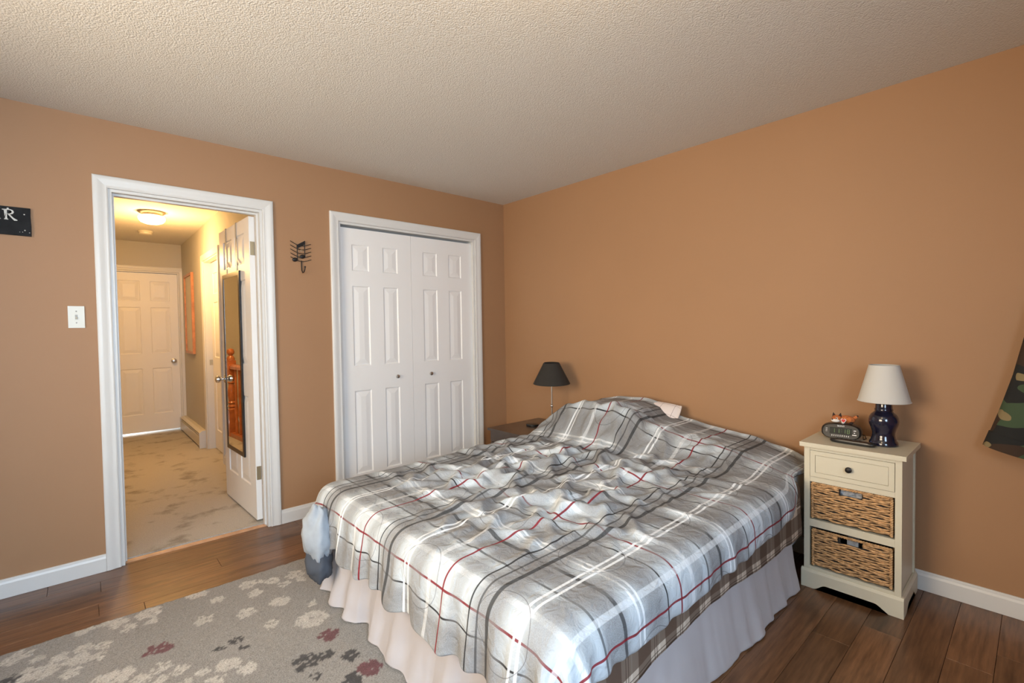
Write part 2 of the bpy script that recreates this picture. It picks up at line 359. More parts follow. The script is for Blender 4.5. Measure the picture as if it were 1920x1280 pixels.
def window(name, M, wd, hg, label):
    r = empty(name); r.matrix_world = M; struct(r, label, 'window')
    for x0, x1, z0, z1, nm in ((-wd / 2, wd / 2, -hg / 2, -hg / 2 + 0.05, 'window_frame'), (-wd / 2, wd / 2, hg / 2 - 0.05, hg / 2, 'window_frame'), (-wd / 2, -wd / 2 + 0.05, -hg / 2 + 0.05, hg / 2 - 0.05, 'window_frame'),
                           (wd / 2 - 0.05, wd / 2, -hg / 2 + 0.05, hg / 2 - 0.05, 'window_frame'), (-wd / 2 + 0.05, wd / 2 - 0.05, -0.02, 0.02, 'meeting_rail')):
        boxo(nm, 'trim_white', x0, x1, -0.09, -0.05, z0, z1, r)
    for z0, z1 in ((-hg / 2 + 0.05, -0.02), (0.02, hg / 2 - 0.05)):
        boxo('pane', 'window_glass', -wd / 2 + 0.05, wd / 2 - 0.05, -0.072, -0.068, z0, z1, r)
    boxo('window_sill', 'trim_white', -wd / 2, wd / 2, -0.05, 0.04, -hg / 2 - 0.02, -hg / 2, r)
    return r
window('window_1', Matrix.Translation((XL, -1.85, 1.5)) @ Matrix.Rotation(-PI / 2, 4, 'Z'), 1.5, 1.26, 'double hung window in the left wall')
window('window_2', Matrix.Translation((-3.20, YF, 1.5)), 1.6, 1.26, 'double hung window in the wall behind the camera')

# closet recess behind the bifold doors
bm = bmesh.new()
box(bm, K0 - 0.1, K1 + 0.1, 0.75, 0.80, 0, H); box(bm, K0 - 0.15, K0 - 0.1, T, 0.80, 0, H); box(bm, K1 + 0.1, K1 + 0.15, T, 0.80, 0, H)
struct(fin(bm, 'wall_closet', 'hall_wall'), 'inner walls of the closet', 'wall')

# floor: slab plus single hardwood planks running along the room
fl = struct(boxo('floor', 'dark_inside', XL - T, T, YF - T, 0.028, -0.06, -0.0125), 'brown hardwood plank floor of the bedroom', 'floor')
PW = 0.1315; y = -2.765 + PW * 21
meshes = {}
def plank(x0, x1, y0, y1):
    L = x1 - x0; W = y1 - y0; key = (round(L, 3), round(W, 3))
    if key not in meshes:
        b = bmesh.new(); g = 0.0006; box(b, -L / 2 + g, L / 2 - g, -W / 2 + g, W / 2 - g, -0.012, 0)
        top = [e for e in b.edges if all(v.co.z > -0.001 for v in e.verts)]
        bmesh.ops.bevel(b, geom=top, offset=0.0009, segments=1, affect='EDGES')
        bmesh.ops.recalc_face_normals(b, faces=b.faces); me = bpy.data.meshes.new('plank'); b.to_mesh(me); b.free(); me.materials.append(MATS['hardwood']); meshes[key] = me
    o = bpy.data.objects.new('plank', meshes[key]); C.objects.link(o); o.location = ((x0 + x1) / 2, (y0 + y1) / 2, 0); o.parent = fl
starts = [0.55, 1.35, 0.15, 0.95, 1.6, 0.35, 1.15]
row = 0; y1 = 0.028
yy = y
while yy > 0.0: yy -= PW
edges = [0.028] + [yy - PW * k for k in range(60) if yy - PW * k > YF] + [YF]
for r_ in range(len(edges) - 1):
    ya, yb = edges[r_ + 1], edges[r_]
    if yb - ya < 0.01: continue
    x = XL; e = XL + starts[r_ % 7] * 0.75 + 0.1 * ((r_ * 5) % 3)
    while x < -0.002:
        e2 = min(e, 0.0)
        if -e2 < 0.18: e2 = 0.0
        plank(x, e2, ya, yb); x = e2; e = e2 + 1.2
# wooden threshold strip and hall carpet
bm = bmesh.new(); prof = [(0.0295, 0.001), (0.034, 0.006), (0.052, 0.010), (0.066, 0.006), (0.07, -0.01), (0.0295, -0.01)]
poly(bm, [(D0 + 0.02, a, b) for a, b in prof], (D1 - D0 - 0.04, 0, 0))
struct(fin(bm, 'trim_1', 'threshold_wood', smooth=40), 'thin light wood threshold strip between carpet and planks', 'threshold')

# baseboards
def baseboard(name, p0, p1, nrm, label, matn='trim_white', h=0.092):
    prof = [(0, 0.0), (0.014, 0.0), (0.014, h - 0.022), (0.0105, h - 0.012), (0.0095, h - 0.004), (0.006, h), (0, h)]
    bm = bmesh.new(); n_ = Vector(nrm)
    poly(bm, [Vector(p0) + n_ * (a + 0.0003) + Vector((0, 0, b + 0.001)) for a, b in prof], Vector(p1) - Vector(p0))
    return struct(fin(bm, name, matn), label, 'baseboard')
baseboard('baseboard_back_left', (XL, 0, 0), (-2.909, 0, 0), (0, -1, 0), 'white baseboard left of the hall doorway')
baseboard('baseboard_back_middle', (-2.016, 0, 0), (-1.644, 0, 0), (0, -1, 0), 'white baseboard between the doorway and the closet')
baseboard('baseboard_back_right', (-0.287, 0, 0), (0, 0, 0), (0, -1, 0), 'white baseboard right of the closet')
baseboard('baseboard_right', (0, -0.015, 0), (0, YF, 0), (-1, 0, 0), 'white baseboard along the wall behind the bed')
baseboard('baseboard_left', (XL, YF, 0), (XL, -0.015, 0), (1, 0, 0), 'white baseboard along the window wall')

# door casings
CP = [(0.0, 0.0), (0.0, 0.010), (0.006, 0.0125), (0.014, 0.0105), (0.026, 0.0125), (0.040, 0.017), (0.052, 0.0185), (0.060, 0.0165), (0.0635, 0.013), (0.0635, 0.0)]
def casing(name, x0, x1, zt, yface, sgn, label, parent=None, mtx=None, matn='trim_white'):
    """three mitred casing boards round an opening x0..x1 up to zt, on a wall plane y=yface"""
    r = empty(name) if parent is None else parent
    if mtx: r.matrix_world = mtx
    def sweep(sections, nm):
        bm = bmesh.new(); rows = [[bm.verts.new(p) for p in s] for s in sections]
        for a, b in zip(rows, rows[1:]):
            for i in range(len(a)): bm.faces.new((a[i], a[(i + 1) % len(a)], b[(i + 1) % len(a)], b[i]))
        bm.faces.new(rows[0][::-1]); bm.faces.new(rows[-1]); fin(bm, nm, matn, r, smooth=25)
    yv = lambda d: yface - sgn * (d + 0.0002)
    sweep([[(x0 - o, yv(d), 0.002) for o, d in CP], [(x0 - o, yv(d), zt + o) for o, d in CP]], 'side_casing')
    sweep([[(x1 + o, yv(d), 0.002) for o, d in CP], [(x1 + o, yv(d), zt + o) for o, d in CP]], 'side_casing')
    sweep([[(x0 - o, yv(d), zt + o) for o, d in CP], [(x1 + o, yv(d), zt + o) for o, d in CP]], 'head_casing')
    if parent is None: struct(r, label, 'door casing')
    return r
c1 = casing('trim_2', D0, D1, DZ, 0, 1, 'white moulded casing round the hall doorway')
def jamb(r, x0, x1, zt, ya, yb, stop=None, t=0.016):
    boxo('jamb', 'trim_white', x0 + 0.0005, x0 + t, ya, yb, 0.001, zt - t, r); boxo('jamb', 'trim_white', x1 - t, x1 - 0.0005, ya, yb, 0.001, zt - t, r)
    boxo('head_jamb', 'trim_white', x0 + 0.0005, x1 - 0.0005, ya, yb, zt - t, zt - 0.0005, r)
    if stop:
        s0, s1 = stop
        boxo('door_stop', 'trim_white', x0 + t, x0 + t + 0.011, s0, s1, 0.001, zt - t, r); boxo('door_stop', 'trim_white', x1 - t - 0.011, x1 - t, s0, s1, 0.001, zt - t, r)
        boxo('door_stop', 'trim_white', x0 + t + 0.011, x1 - t - 0.011, s0, s1, zt - t - 0.011, zt - t, r)
jamb(c1, D0, D1, DZ, 0.0005, T - 0.0005, (0.04, 0.075))
c2 = casing('trim_3', K0, K1, KZ, 0, 1, 'white moulded casing round the closet doors')
jamb(c2, K0, K1, KZ, 0.0005, T - 0.0005)
casing('trim_4', D0, D1, DZ, T, -1, 'white casing on the hall side of the doorway')

# ------------------------------------------------------------------ panelled doors
def door_leaf(r, wd, hg, th, cols, rows, matn='door_white', both=False, zb=0.0):
    """leaf in local coords: x 0..wd, front face at y=0 looking to -y, thickness th; cols/rows = panel openings"""
    xs = [0] + [c for p in cols for c in p] + [wd]; zs = [0] + [c for p in rows for c in p] + [hg]
    bm = bmesh.new()
    for i in range(0, len(xs) - 1, 2): box(bm, xs[i], xs[i + 1], 0, th, zb, zb + hg)                       # stiles
    for i in range(1, len(xs) - 1, 2):
        for k in range(0, len(zs) - 1, 2): box(bm, xs[i], xs[i + 1], 0, th, zb + zs[k], zb + zs[k + 1])     # rails
    bmesh.ops.remove_doubles(bm, verts=bm.verts, dist=1e-5)
    body = fin(bm, 'door_body', matn, r)
    for (a, b) in cols:
        for (c, d) in rows:
            bm = bmesh.new(); lv = []
            w_ = b - a; sl = min(0.034, w_ * 0.24)
            for ins, dep in ((0, 0.0006), (0.006, 0.007), (0.012, 0.0075), (0.012 + sl, 0.002), (0.012 + sl + 0.004, 0.0015)):
                lv.append([bm.verts.new(p) for p in ((a + ins, dep, zb + c + ins), (b - ins, dep, zb + c + ins), (b - ins, dep, zb + d - ins), (a + ins, dep, zb + d - ins))])
            for p, q in zip(lv, lv[1:]):
                for i in range(4): bm.faces.new((p[i], p[(i + 1) % 4], q[(i + 1) % 4], q[i]))
            bm.faces.new(lv[-1])
            bk = [bm.verts.new(p) for p in ((a, th - 0.004, zb + c), (b, th - 0.004, zb + c), (b, th - 0.004, zb + d), (a, th - 0.004, zb + d))]
            for i in range(4): bm.faces.new((lv[0][i], bk[i], bk[(i + 1) % 4], lv[0][(i + 1) % 4]))
            bm.faces.new(bk[::-1])
            fin(bm, 'panel', matn, r)
    return body
# two closet leaves
kx = (K0 + 0.017, -0.9785, -0.9765, K1 - 0.017)
for lx0, lx1, cols, kn, lab in ((kx[0], kx[1], ((-1.472, -1.338), (-1.224, -1.098)), -1.124, 'left white panelled closet door with small round knob'), (kx[2], kx[3], ((-0.867, -0.730), (-0.613, -0.481)), -0.814, 'right white panelled closet door with small round knob')):
    r = struct(empty('door_2' if lx0 < -1 else 'door_3', (lx0, 0.028, 0.012)), lab, 'closet door')
    door_leaf(r, lx1 - lx0, 2.028, 0.034, [(a - lx0, b - lx0) for a, b in cols], ((0.198, 0.822), (1.008, 1.604), (1.716, 1.910)))
    latheo('knob', 'nickel', [(0.006, 0.0), (0.006, -0.008), (0.013, -0.012), (0.0155, -0.018), (0.013, -0.025), (0.006, -0.0275)], (kn - lx0, 0, 0.906), r, 'y', 24)

# the bedroom door, swung open into the hall
hx, hy = D1 - 0.018, 0.118
r = struct(empty('door_1', (hx, hy, 0.024)), 'open white six panel door leading to the hall', 'door')
# local: x along the leaf away from the hinge, front face (-y local) must look to world -x
ang = math.radians(90 + 2.2)
r.rotation_euler = (0, 0, ang)
LW = 0.757
body = door_leaf(r, LW, 2.026, 0.035, ((0.115, 0.340), (0.417, 0.645)), ((0.21, 0.82), (1.04, 1.62), (1.73, 1.935)))
for ch in list(r.children):  # mirror the leaf so that its panelled side faces the hall side that we see
    ch.data.transform(Matrix.Translation((0, 0.0, 0)) @ Matrix.Diagonal((1, -1, 1, 1))); ch.data.flip_normals()
    ch.data.transform(Matrix.Translation((0, 0.035, 0)))
for z in (0.27, 1.77):
    h = boxo('hinge', 'brass_dull', -0.004, -0.0005, 0.004, 0.030, z, z + 0.09, r)
    tubeo('hinge_pin', 'brass_dull', [(-0.006, -0.004, z - 0.002), (-0.006, -0.004, z + 0.092)], 0.0055, h)
kb = latheo('door_knob', 'chrome', [(0.031, 0.0), (0.031, 0.004), (0.026, 0.008), (0.011, 0.012), (0.010, 0.026), (0.014, 0.030), (0.024, 0.038), (0.0275, 0.050), (0.024, 0.062), (0.012, 0.068), (0.004, 0.069)], (LW - 0.065, 0.0355, 0.905), r, 'y', 28)
boxo('latch_plate', 'brass_dull', LW + 0.0003, LW + 0.0015, 0.006, 0.029, 0.877, 0.934, r)

# ------------------------------------------------------------------ hall
HX0, HX1, HY1 = -4.2, -1.97, 4.2
struct(boxo('floor_hall', 'hall_carpet', HX0, HX1 + 0.115, 0.0705, HY1 + 0.1, -0.03, 0.012), 'grey beige hall carpet with dark stains', 'carpet')
struct(boxo('ceiling_hall', 'popcorn', HX0 - 0.1, HX1 + 0.1, T, HY1 + 1.0, H, H + 0.1), 'popcorn ceiling of the hall', 'ceiling')
FD0, FD1, FDZ = -2.765, -2.005, 2.075
bm = bmesh.new()
for x0, x1, z0, z1 in ((HX0, FD0, 0, H), (FD0, FD1, FDZ, H), (FD1, HX1 + 0.1, 0, H)): box(bm, x0, x1, HY1, HY1 + 0.1, z0, z1)
struct(fin(bm, 'wall_hall_back', 'hall_wall'), 'grey wall at the end of the hall', 'wall')
RO0, RO1, ROZ = 1.95, 2.72, 2.06
bm = bmesh.new()
for y0, y1, z0, z1 in ((T, RO0, 0, H), (RO0, RO1, ROZ, H), (RO1, HY1, 0, H)): box(bm, HX1, HX1 + 0.1, y0, y1, z0, z1)
box(bm, HX1 + 0.1, HX1 + 0.12, RO0 - 0.1, RO1 + 0.1, -0.02, ROZ + 0.1)  # unseen backing plate added behind the side door to block sky light
struct(fin(bm, 'wall_hall_right', 'hall_wall'), 'grey right wall of the hall with a side doorway', 'wall')
struct(boxo('wall_hall_left', 'hall_wall', HX0 - 0.1, HX0, T, HY1 + 0.1, 0, H), 'grey left wall of the hall', 'wall')
bm = bmesh.new(); box(bm, FD0 - 0.3, FD1 + 0.3, HY1 + 0.95, HY1 + 1.0, 0, H); box(bm, FD0 - 0.35, FD0 - 0.3, HY1 + 0.1, HY1 + 1.0, 0, H); box(bm, FD1 + 0.3, FD1 + 0.35, HY1 + 0.1, HY1 + 1.0, 0, H); box(bm, FD0 - 0.3, FD1 + 0.3, HY1 + 0.1, HY1 + 0.95, -0.03, 0.0)
struct(fin(bm, 'wall_far_room', 'trim_white'), 'white walls of the room behind the hall door', 'wall')
c3 = casing('trim_5', FD0, FD1, FDZ, HY1, 1, 'white casing round the far hall door')
jamb(c3, FD0, FD1, FDZ, HY1 + 0.001, HY1 + 0.095)
r = struct(empty('door_4', (FD0 + 0.017, HY1 + 0.022, 0.0)), 'closed white six panel door at the end of the hall', 'door')
door_leaf(r, 0.726, 2.015, 0.035, ((0.118, 0.335), (0.437, 0.640)), ((0.222, 0.805), (0.995, 1.582), (1.662, 1.915)), zb=0.038)
latheo('door_knob', 'nickel', [(0.031, 0.0), (0.031, -0.004), (0.012, -0.012), (0.011, -0.028), (0.024, -0.036), (0.0275, -0.048), (0.022, -0.060), (0.004, -0.064)], (0.664, 0, 0.925), r, 'y', 24)
# side doorway
c4 = casing('trim_6', -RO1, -RO0, ROZ, 0, 1, 'white casing round the side doorway of the hall', mtx=Matrix.Translation((HX1, 0, 0)) @ Matrix.Rotation(-PI / 2, 4, 'Z'))
jamb(c4, -RO1, -RO0, ROZ, 0.0005, 0.0995)
boxo('strike_plate', 'brass_dull', -RO1 + 0.0162, -RO1 + 0.0175, 0.03, 0.06, 0.93, 0.99, c4)
r = struct(empty('door_5', (HX1 + 0.062, RO1 - 0.018, 0.02)), 'closed white door in the side doorway of the hall', 'door'); r.rotation_euler = (0, 0, -PI / 2)
door_leaf(r, 0.733, 2.018, 0.035, ((0.115, 0.330), (0.405, 0.620)), ((0.21, 0.80), (1.0, 1.59), (1.68, 1.90)))
baseboard('baseboard_hall_right', (HX1, T, 0.012), (HX1, RO0 - 0.064, 0.012), (-1, 0, 0), 'white baseboard of the hall beside the open door')
baseboard('baseboard_hall_back', (HX0, HY1, 0.012), (FD0 - 0.064, HY1, 0.012), (0, -1, 0), 'white baseboard at the end of the hall')

# hall ceiling light
r = tag(empty('ceiling_light', (-2.445, 2.28, H)), 'lit brass and white glass ceiling light in the hall', 'light')
latheo('canopy', 'brass_dull', [(0.105, 0.0), (0.107, -0.008), (0.098, -0.016), (0.082, -0.022), (0.080, -0.036), (0.02, -0.038)], (0, 0, 0), r)
latheo('glass_shade', 'hall_glass', [(0.082, -0.037), (0.100, -0.042), (0.108, -0.058), (0.104, -0.078), (0.088, -0.098), (0.055, -0.112), (0.012, -0.118)], (0, 0, 0), r)
ld = bpy.data.lights.new('hall_bulb', 'POINT'); ld.energy = 62; ld.color = (1.0, 0.56, 0.20); ld.shadow_soft_size = 0.06
lo = bpy.data.objects.new('hall_bulb', ld); C.objects.link(lo); lo.location = (-2.445, 2.28, H - 0.42)
r = tag(latheo('smoke_detector', 'enamel_beige', [(0.070, 0.0), (0.070, -0.012), (0.064, -0.016), (0.060, -0.034), (0.045, -0.040), (0.008, -0.042)], (0, 0, 0)), 'round beige smoke detector on the hall ceiling', 'smoke detector'); r.location = (-2.405, 3.38, H)

# baseboard heater
r = tag(empty('baseboard_heater', (HX1, 0, 0.012)), 'beige metal baseboard heater on the hall wall', 'heater')
prof = [(0, 0.02), (0, 0.185), (-0.040, 0.185), (-0.066, 0.165), (-0.066, 0.160), (-0.040, 0.150), (-0.040, 0.142), (-0.068, 0.150), (-0.068, 0.142), (-0.046, 0.130), (-0.070, 0.120), (-0.070, 0.020)]
bm = bmesh.new(); poly(bm, [(a - 0.001, 2.83, b) for a, b in prof], (0, 1.34, 0)); fin(bm, 'heater_cover', 'enamel_beige', r)
bm = bmesh.new(); poly(bm, [(-0.001, 2.80, 0.0), (-0.001, 2.80, 0.190), (-0.044, 2.80, 0.190), (-0.074, 2.80, 0.165), (-0.074, 2.80, 0.0)], (0, 0.03, 0)); fin(bm, 'end_cap', 'trim_white', r)
bm = bmesh.new(); poly(bm, [(-0.001, 4.17, 0.0), (-0.001, 4.17, 0.190), (-0.044, 4.17, 0.190), (-0.074, 4.17, 0.165), (-0.074, 4.17, 0.0)], (0, 0.02, 0)); fin(bm, 'end_cap', 'trim_white', r)

# framed picture on the hall wall
r = tag(empty('framed_picture', (HX1, 3.61, 1.52)), 'tall wooden framed picture on the right hall wall', 'picture')
for y0, y1, z0, z1 in ((-0.27, 0.27, -0.485, -0.455), (-0.27, 0.27, 0.455, 0.485), (-0.27, -0.24, -0.455, 0.455), (0.24, 0.27, -0.455, 0.455)): boxo('frame', 'frame_wood', -0.028, -0.001, y0, y1, z0, z1, r, bevel=0.003)
boxo('print', 'paper', -0.012, -0.004, -0.24, 0.24, -0.455, 0.455, r)

# stair newel, rail and balusters (seen in the mirror)
r = tag(empty('stair_railing', (-2.905, 3.23, 0.012)), 'reddish oak stair railing with turned newel post reflected in door mirror', 'railing')
np_ = boxo('newel_base', 'oak_stain', -0.045, 0.045, -0.045, 0.045, 0.0, 0.33, r, bevel=0.004)
latheo('newel_turning', 'oak_stain', [(0.043, 0.33), (0.03, 0.345), (0.044, 0.365), (0.032, 0.39), (0.046, 0.41), (0.034, 0.43), (0.046, 0.50), (0.044, 0.56), (0.030, 0.64), (0.044, 0.66), (0.030, 0.68), (0.044, 0.70)], (0, 0, 0), r, seg=28)
boxo('newel_block', 'oak_stain', -0.045, 0.045, -0.045, 0.045, 0.70, 0.93, r, bevel=0.004)
latheo('newel_cap', 'oak_stain', [(0.045, 0.93), (0.045, 0.955), (0.03, 0.985), (0.018, 0.99), (0.038, 1.01), (0.044, 1.035), (0.034, 1.065), (0.01, 1.078)], (0, 0, 0), r, seg=28)
bm = bmesh.new(); poly(bm, [(x, -0.045, z) for x, z in ((-0.03, 0.83), (0.03, 0.83), (0.032, 0.86), (0.02, 0.885), (-0.02, 0.885), (-0.032, 0.86))], (0, -1.3, 0)); fin(bm, 'handrail', 'oak_stain', r)
bm = bmesh.new(); box(bm, -0.04, 0.04, -1.345, -0.046, 0.0, 0.05); fin(bm, 'shoe_rail', 'oak_stain', r)
for k in range(9): latheo('baluster', 'oak_stain', [(0.017, 0.05), (0.017, 0.20), (0.012, 0.22), (0.019, 0.27), (0.020, 0.34), (0.011, 0.46), (0.016, 0.50), (0.012, 0.70), (0.014, 0.83)], (0, -0.17 - 0.13 * k, 0), r, seg=14)

# mirror hanging on the open door
r = tag(empty('door_mirror', (hx, hy, 0.024)), 'narrow dark framed mirror hanging on the open door', 'mirror'); r.rotation_euler = (0, 0, ang)
y0 = 0.0356; m0, m1, mz0, mz1 = 0.215, 0.650, 0.385, 1.690
for a, b, c, d in ((m0, m1, mz0, mz0 + 0.03), (m0, m1, mz1 - 0.03, mz1), (m0, m0 + 0.03, mz0 + 0.03, mz1 - 0.03), (m1 - 0.03, m1, mz0 + 0.03, mz1 - 0.03)): boxo('frame', 'black_plastic', a, b, y0, y0 + 0.011, c, d, r, bevel=0.002)
boxo('mirror_glass', 'mirror_glass', m0 + 0.029, m1 - 0.029, y0 + 0.004, y0 + 0.009, mz0 + 0.029, mz1 - 0.029, r)
for a in (0.30, 0.565):
    bm = bmesh.new(); box(bm, a - 0.012, a + 0.012, y0 + 0.0006, y0 + 0.0022, mz1 - 0.01, 2.030); box(bm, a - 0.012, a + 0.012, -0.003, y0 + 0.0022, 2.0285, 2.0305); fin(bm, 'over_door_hook', 'grey_plastic', r)

# ------------------------------------------------------------------ wall items in the bedroom
r = tag(empty('light_switch', (-2.990, 0, 1.377)), 'ivory toggle light switch on the wall left of the doorway', 'light switch')
boxo('plate', 'ivory_plastic', -0.0325, 0.0325, -0.006, -0.0005, -0.057, 0.057, r, bevel=0.003)
bm = bmesh.new(); box(bm, -0.0055, 0.0055, -0.0075, -0.0055, -0.012, 0.012); fin(bm, 'toggle_slot', 'grey_plastic', r)
bm = bmesh.new(); box(bm, -0.004, 0.004, -0.017, -0.0072, -0.004, 0.005, Matrix.Rotation(0.45, 4, 'X')); fin(bm, 'toggle', 'ivory_plastic', r, bevel=0.001)
for z in (-0.030, 0.030): latheo('screw', 'grey_plastic', [(0.0035, -0.0055), (0.0035, -0.0072), (0.002, -0.0078)], (0, 0, z), r, 'y', 12)

# black slate sign with lettering
r = tag(empty('slate_sign', (-3.144, 0, 1.847)), 'black slate sign with pale lettering on the wall at the left edge', 'sign')
bm = bmesh.new(); pts = [(-0.46, -0.068), (-0.3, -0.0695), (-0.1, -0.068), (0, -0.069), (0.001, -0.02), (-0.001, 0.03), (0, 0.069), (-0.2, 0.068), (-0.46, 0.069)]
poly(bm, [(a, -0.013, b) for a, b in pts], (0, 0.0125, 0)); fin(bm, 'slate_board', 'slate', r)
def letter(name, loops, parent, ox, oz, s, matn):
    bm = bmesh.new()
    for lp in loops: poly(bm, [(ox + a * s, -0.0142, oz + b * s) for a, b in lp], (0, 0.0011, 0))
    bmesh.ops.triangulate(bm, faces=bm.faces); return fin(bm, name, matn, parent)
R1 = [[(0.0, 0.0), (0.30, 0.0), (0.30, 0.06), (0.22, 0.10), (0.22, 0.92), (0.0, 1.0), (-0.12, 0.98), (-0.12, 0.93), (0.02, 0.88), (0.06, 0.08), (0.0, 0.05)],
      [(0.0, 1.0), (0.42, 1.03), (0.62, 0.95), (0.70, 0.78), (0.62, 0.60), (0.40, 0.50), (0.22, 0.50), (0.22, 0.58), (0.40, 0.60), (0.52, 0.68), (0.55, 0.80), (0.48, 0.90), (0.36, 0.94), (0.05, 0.93)],
      [(0.26, 0.52), (0.40, 0.52), (0.66, 0.20), (0.92, 0.02), (0.90, -0.04), (0.70, -0.06), (0.58, 0.08)]]
I1 = [[(0.0, 0.0), (0.30, 0.0), (0.30, 0.05), (0.22, 0.09), (0.22, 0.68), (0.26, 0.74), (0.0, 0.72), (0.0, 0.68), (0.07, 0.64), (0.07, 0.08), (0.0, 0.05)], [(0.06, 0.84), (0.13, 0.80), (0.2, 0.84), (0.22, 0.91), (0.14, 0.97), (0.06, 0.92)]]
letter('lettering', R1, r, -0.092, 0.004, 0.050, 'slate_letter'); letter('lettering', I1, r, -0.118, 0.004, 0.050, 'slate_letter')
for a, b, q in ((-0.078, 0.058, 0.004), (-0.022, 0.036, 0.003), (-0.022, -0.042, 0.003), (-0.006, -0.052, 0.002), (-0.03, -0.051, 0.0018), (-0.04, -0.052, 0.0015)):
    latheo('white_fleck', 'slate_letter', [(q, -0.0132), (q * 0.6, -0.0142)], (a, 0, b), r, 'y', 10)

# music note wall hook
r = tag(empty('music_note_hook', (-1.845, 0, 1.80)), 'dark metal music note wall hook between doorway and closet', 'wall hook')
for k in range(5):
    z0 = 0.088 - k * 0.0265
    pts = [(-0.068 + 0.136 * t, -0.007, z0 - 0.022 * math.sin(PI * min(1, t * 1.02)) + 0.006 * (1 - t) - 0.004 * t) for t in np.linspace(0, 1, 13)]
    tubeo('staff_line', 'dark_metal', pts, 0.0021, r, 6)
nt_ = tubeo('note_stem', 'dark_metal', [(-0.025, -0.012, -0.03), (-0.025, -0.012, 0.066)], 0.0032, r, 8)
tubeo('note_stem', 'dark_metal', [(0.024, -0.012, -0.008), (0.024, -0.012, 0.100)], 0.0032, r, 8)
bm = bmesh.new(); poly(bm, [(-0.028, -0.0145, 0.045), (-0.028, -0.0145, 0.070), (0.027, -0.0145, 0.104), (0.027, -0.0145, 0.080)], (0, 0.005, 0)); fin(bm, 'note_beam', 'dark_metal', r)
for a, b in ((-0.041, -0.030), (0.008, -0.006)):
    bm = bmesh.new(); bmesh.ops.create_uvsphere(bm, u_segments=20, v_segments=12, radius=1, matrix=Matrix.Translation((a, -0.012, b)) @ Matrix.Rotation(-0.25, 4, 'Y') @ Matrix.Diagonal((0.0185, 0.006, 0.0135, 1)))
    fin(bm, 'note_head', 'dark_metal', r, smooth=True)
tubeo('ring', 'brass_dull', [(0.002 + 0.006 * math.cos(a), -0.009, 0.034 + 0.006 * math.sin(a)) for a in np.linspace(0, 2 * PI, 14, endpoint=False)], 0.0013, r, 6, True)
hk = [(0.002, -0.006, -0.034), (0.002, -0.007, -0.075), (0.0025, -0.010, -0.100), (0.005, -0.020, -0.116), (0.009, -0.032, -0.112), (0.013, -0.038, -0.095), (0.014, -0.040, -0.078)]
tubeo('hook', 'dark_metal', hk, 0.0034, r, 10)
bm = bmesh.new(); bmesh.ops.create_uvsphere(bm, u_segments=14, v_segments=8, radius=0.006, matrix=Matrix.Translation(hk[-1])); fin(bm, 'hook_tip', 'dark_metal', r, smooth=True)

# ------------------------------------------------------------------ camouflage jacket hanging at the right edge
def sleeve(P, rad, seg=28, flat=0.55):
    bm = bmesh.new(); rings = []
    for (p, r_) in zip(P, rad):
        i = P.index(p); q = Vector(P[min(i + 1, len(P) - 1)]) - Vector(P[max(i - 1, 0)]); q.normalize()
        a = Vector((1, 0, 0)); b = q.cross(a).normalized()
        rings.append([bm.verts.new(Vector(p) + a * r_ * flat * math.cos(2 * PI * k / seg) + b * r_ * math.sin(2 * PI * k / seg) * (1 + 0.03 * math.sin(3 * k + i))) for k in range(seg)])
    for a, b in zip(rings, rings[1:]):
        for k in range(seg): bm.faces.new((a[k], a[(k + 1) % seg], b[(k + 1) % seg], b[k]))
    return bm, rings
jk = tag(empty('camouflage_jacket', (-0.085, -3.50, 1.42)), 'green and brown camouflage jacket hanging at the right edge of the photo', 'jacket')
P = [(0, 0.00, 0.02), (0, 0.04, -0.08), (0, 0.075, -0.22), (0, 0.110, -0.38), (0, 0.150, -0.53), (0, 0.188, -0.655)]
bm, rg = sleeve(P, [0.085, 0.085, 0.080, 0.078, 0.076, 0.074]); bm.faces.new(rg[0]); bm.faces.new(rg[-1][::-1]); sl = fin(bm, 'sleeve', 'camouflage', jk, smooth=60)
bm, rg = sleeve([(0, 0.178, -0.625), (0, 0.196, -0.690)], [0.079, 0.078]); bm.faces.new(rg[0]); bm.faces.new(rg[-1][::-1]); fin(bm, 'cuff', 'camouflage', sl, smooth=60)
bm, rg = sleeve([(0, -0.30, 0.10), (0, -0.30, 0.0), (0, -0.30, -0.3), (0, -0.30, -0.7)], [0.13, 0.24, 0.25, 0.27], flat=0.25); bm.faces.new(rg[0]); bm.faces.new(rg[-1][::-1]); fin(bm, 'jacket_body', 'camouflage', jk, smooth=60)
tubeo('collar', 'camouflage', [(0.03 * math.cos(a), -0.30 + 0.08 * math.sin(a), 0.11) for a in np.linspace(0, 2 * PI, 16, endpoint=False)], 0.02, jk, 8, True)
r = tag(empty('coat_hook', (-0.001, -3.80, 1.58)), 'small metal coat hook on the wall holding the camouflage jacket', 'hook')
boxo('hook_plate', 'nickel', -0.005, 0, -0.012, 0.012, -0.04, 0.04, r); tubeo('hook_arm', 'nickel', [(-0.005, 0, -0.01), (-0.05, 0, -0.03), (-0.075, 0, -0.01), (-0.078, 0, 0.012)], 0.005, r)

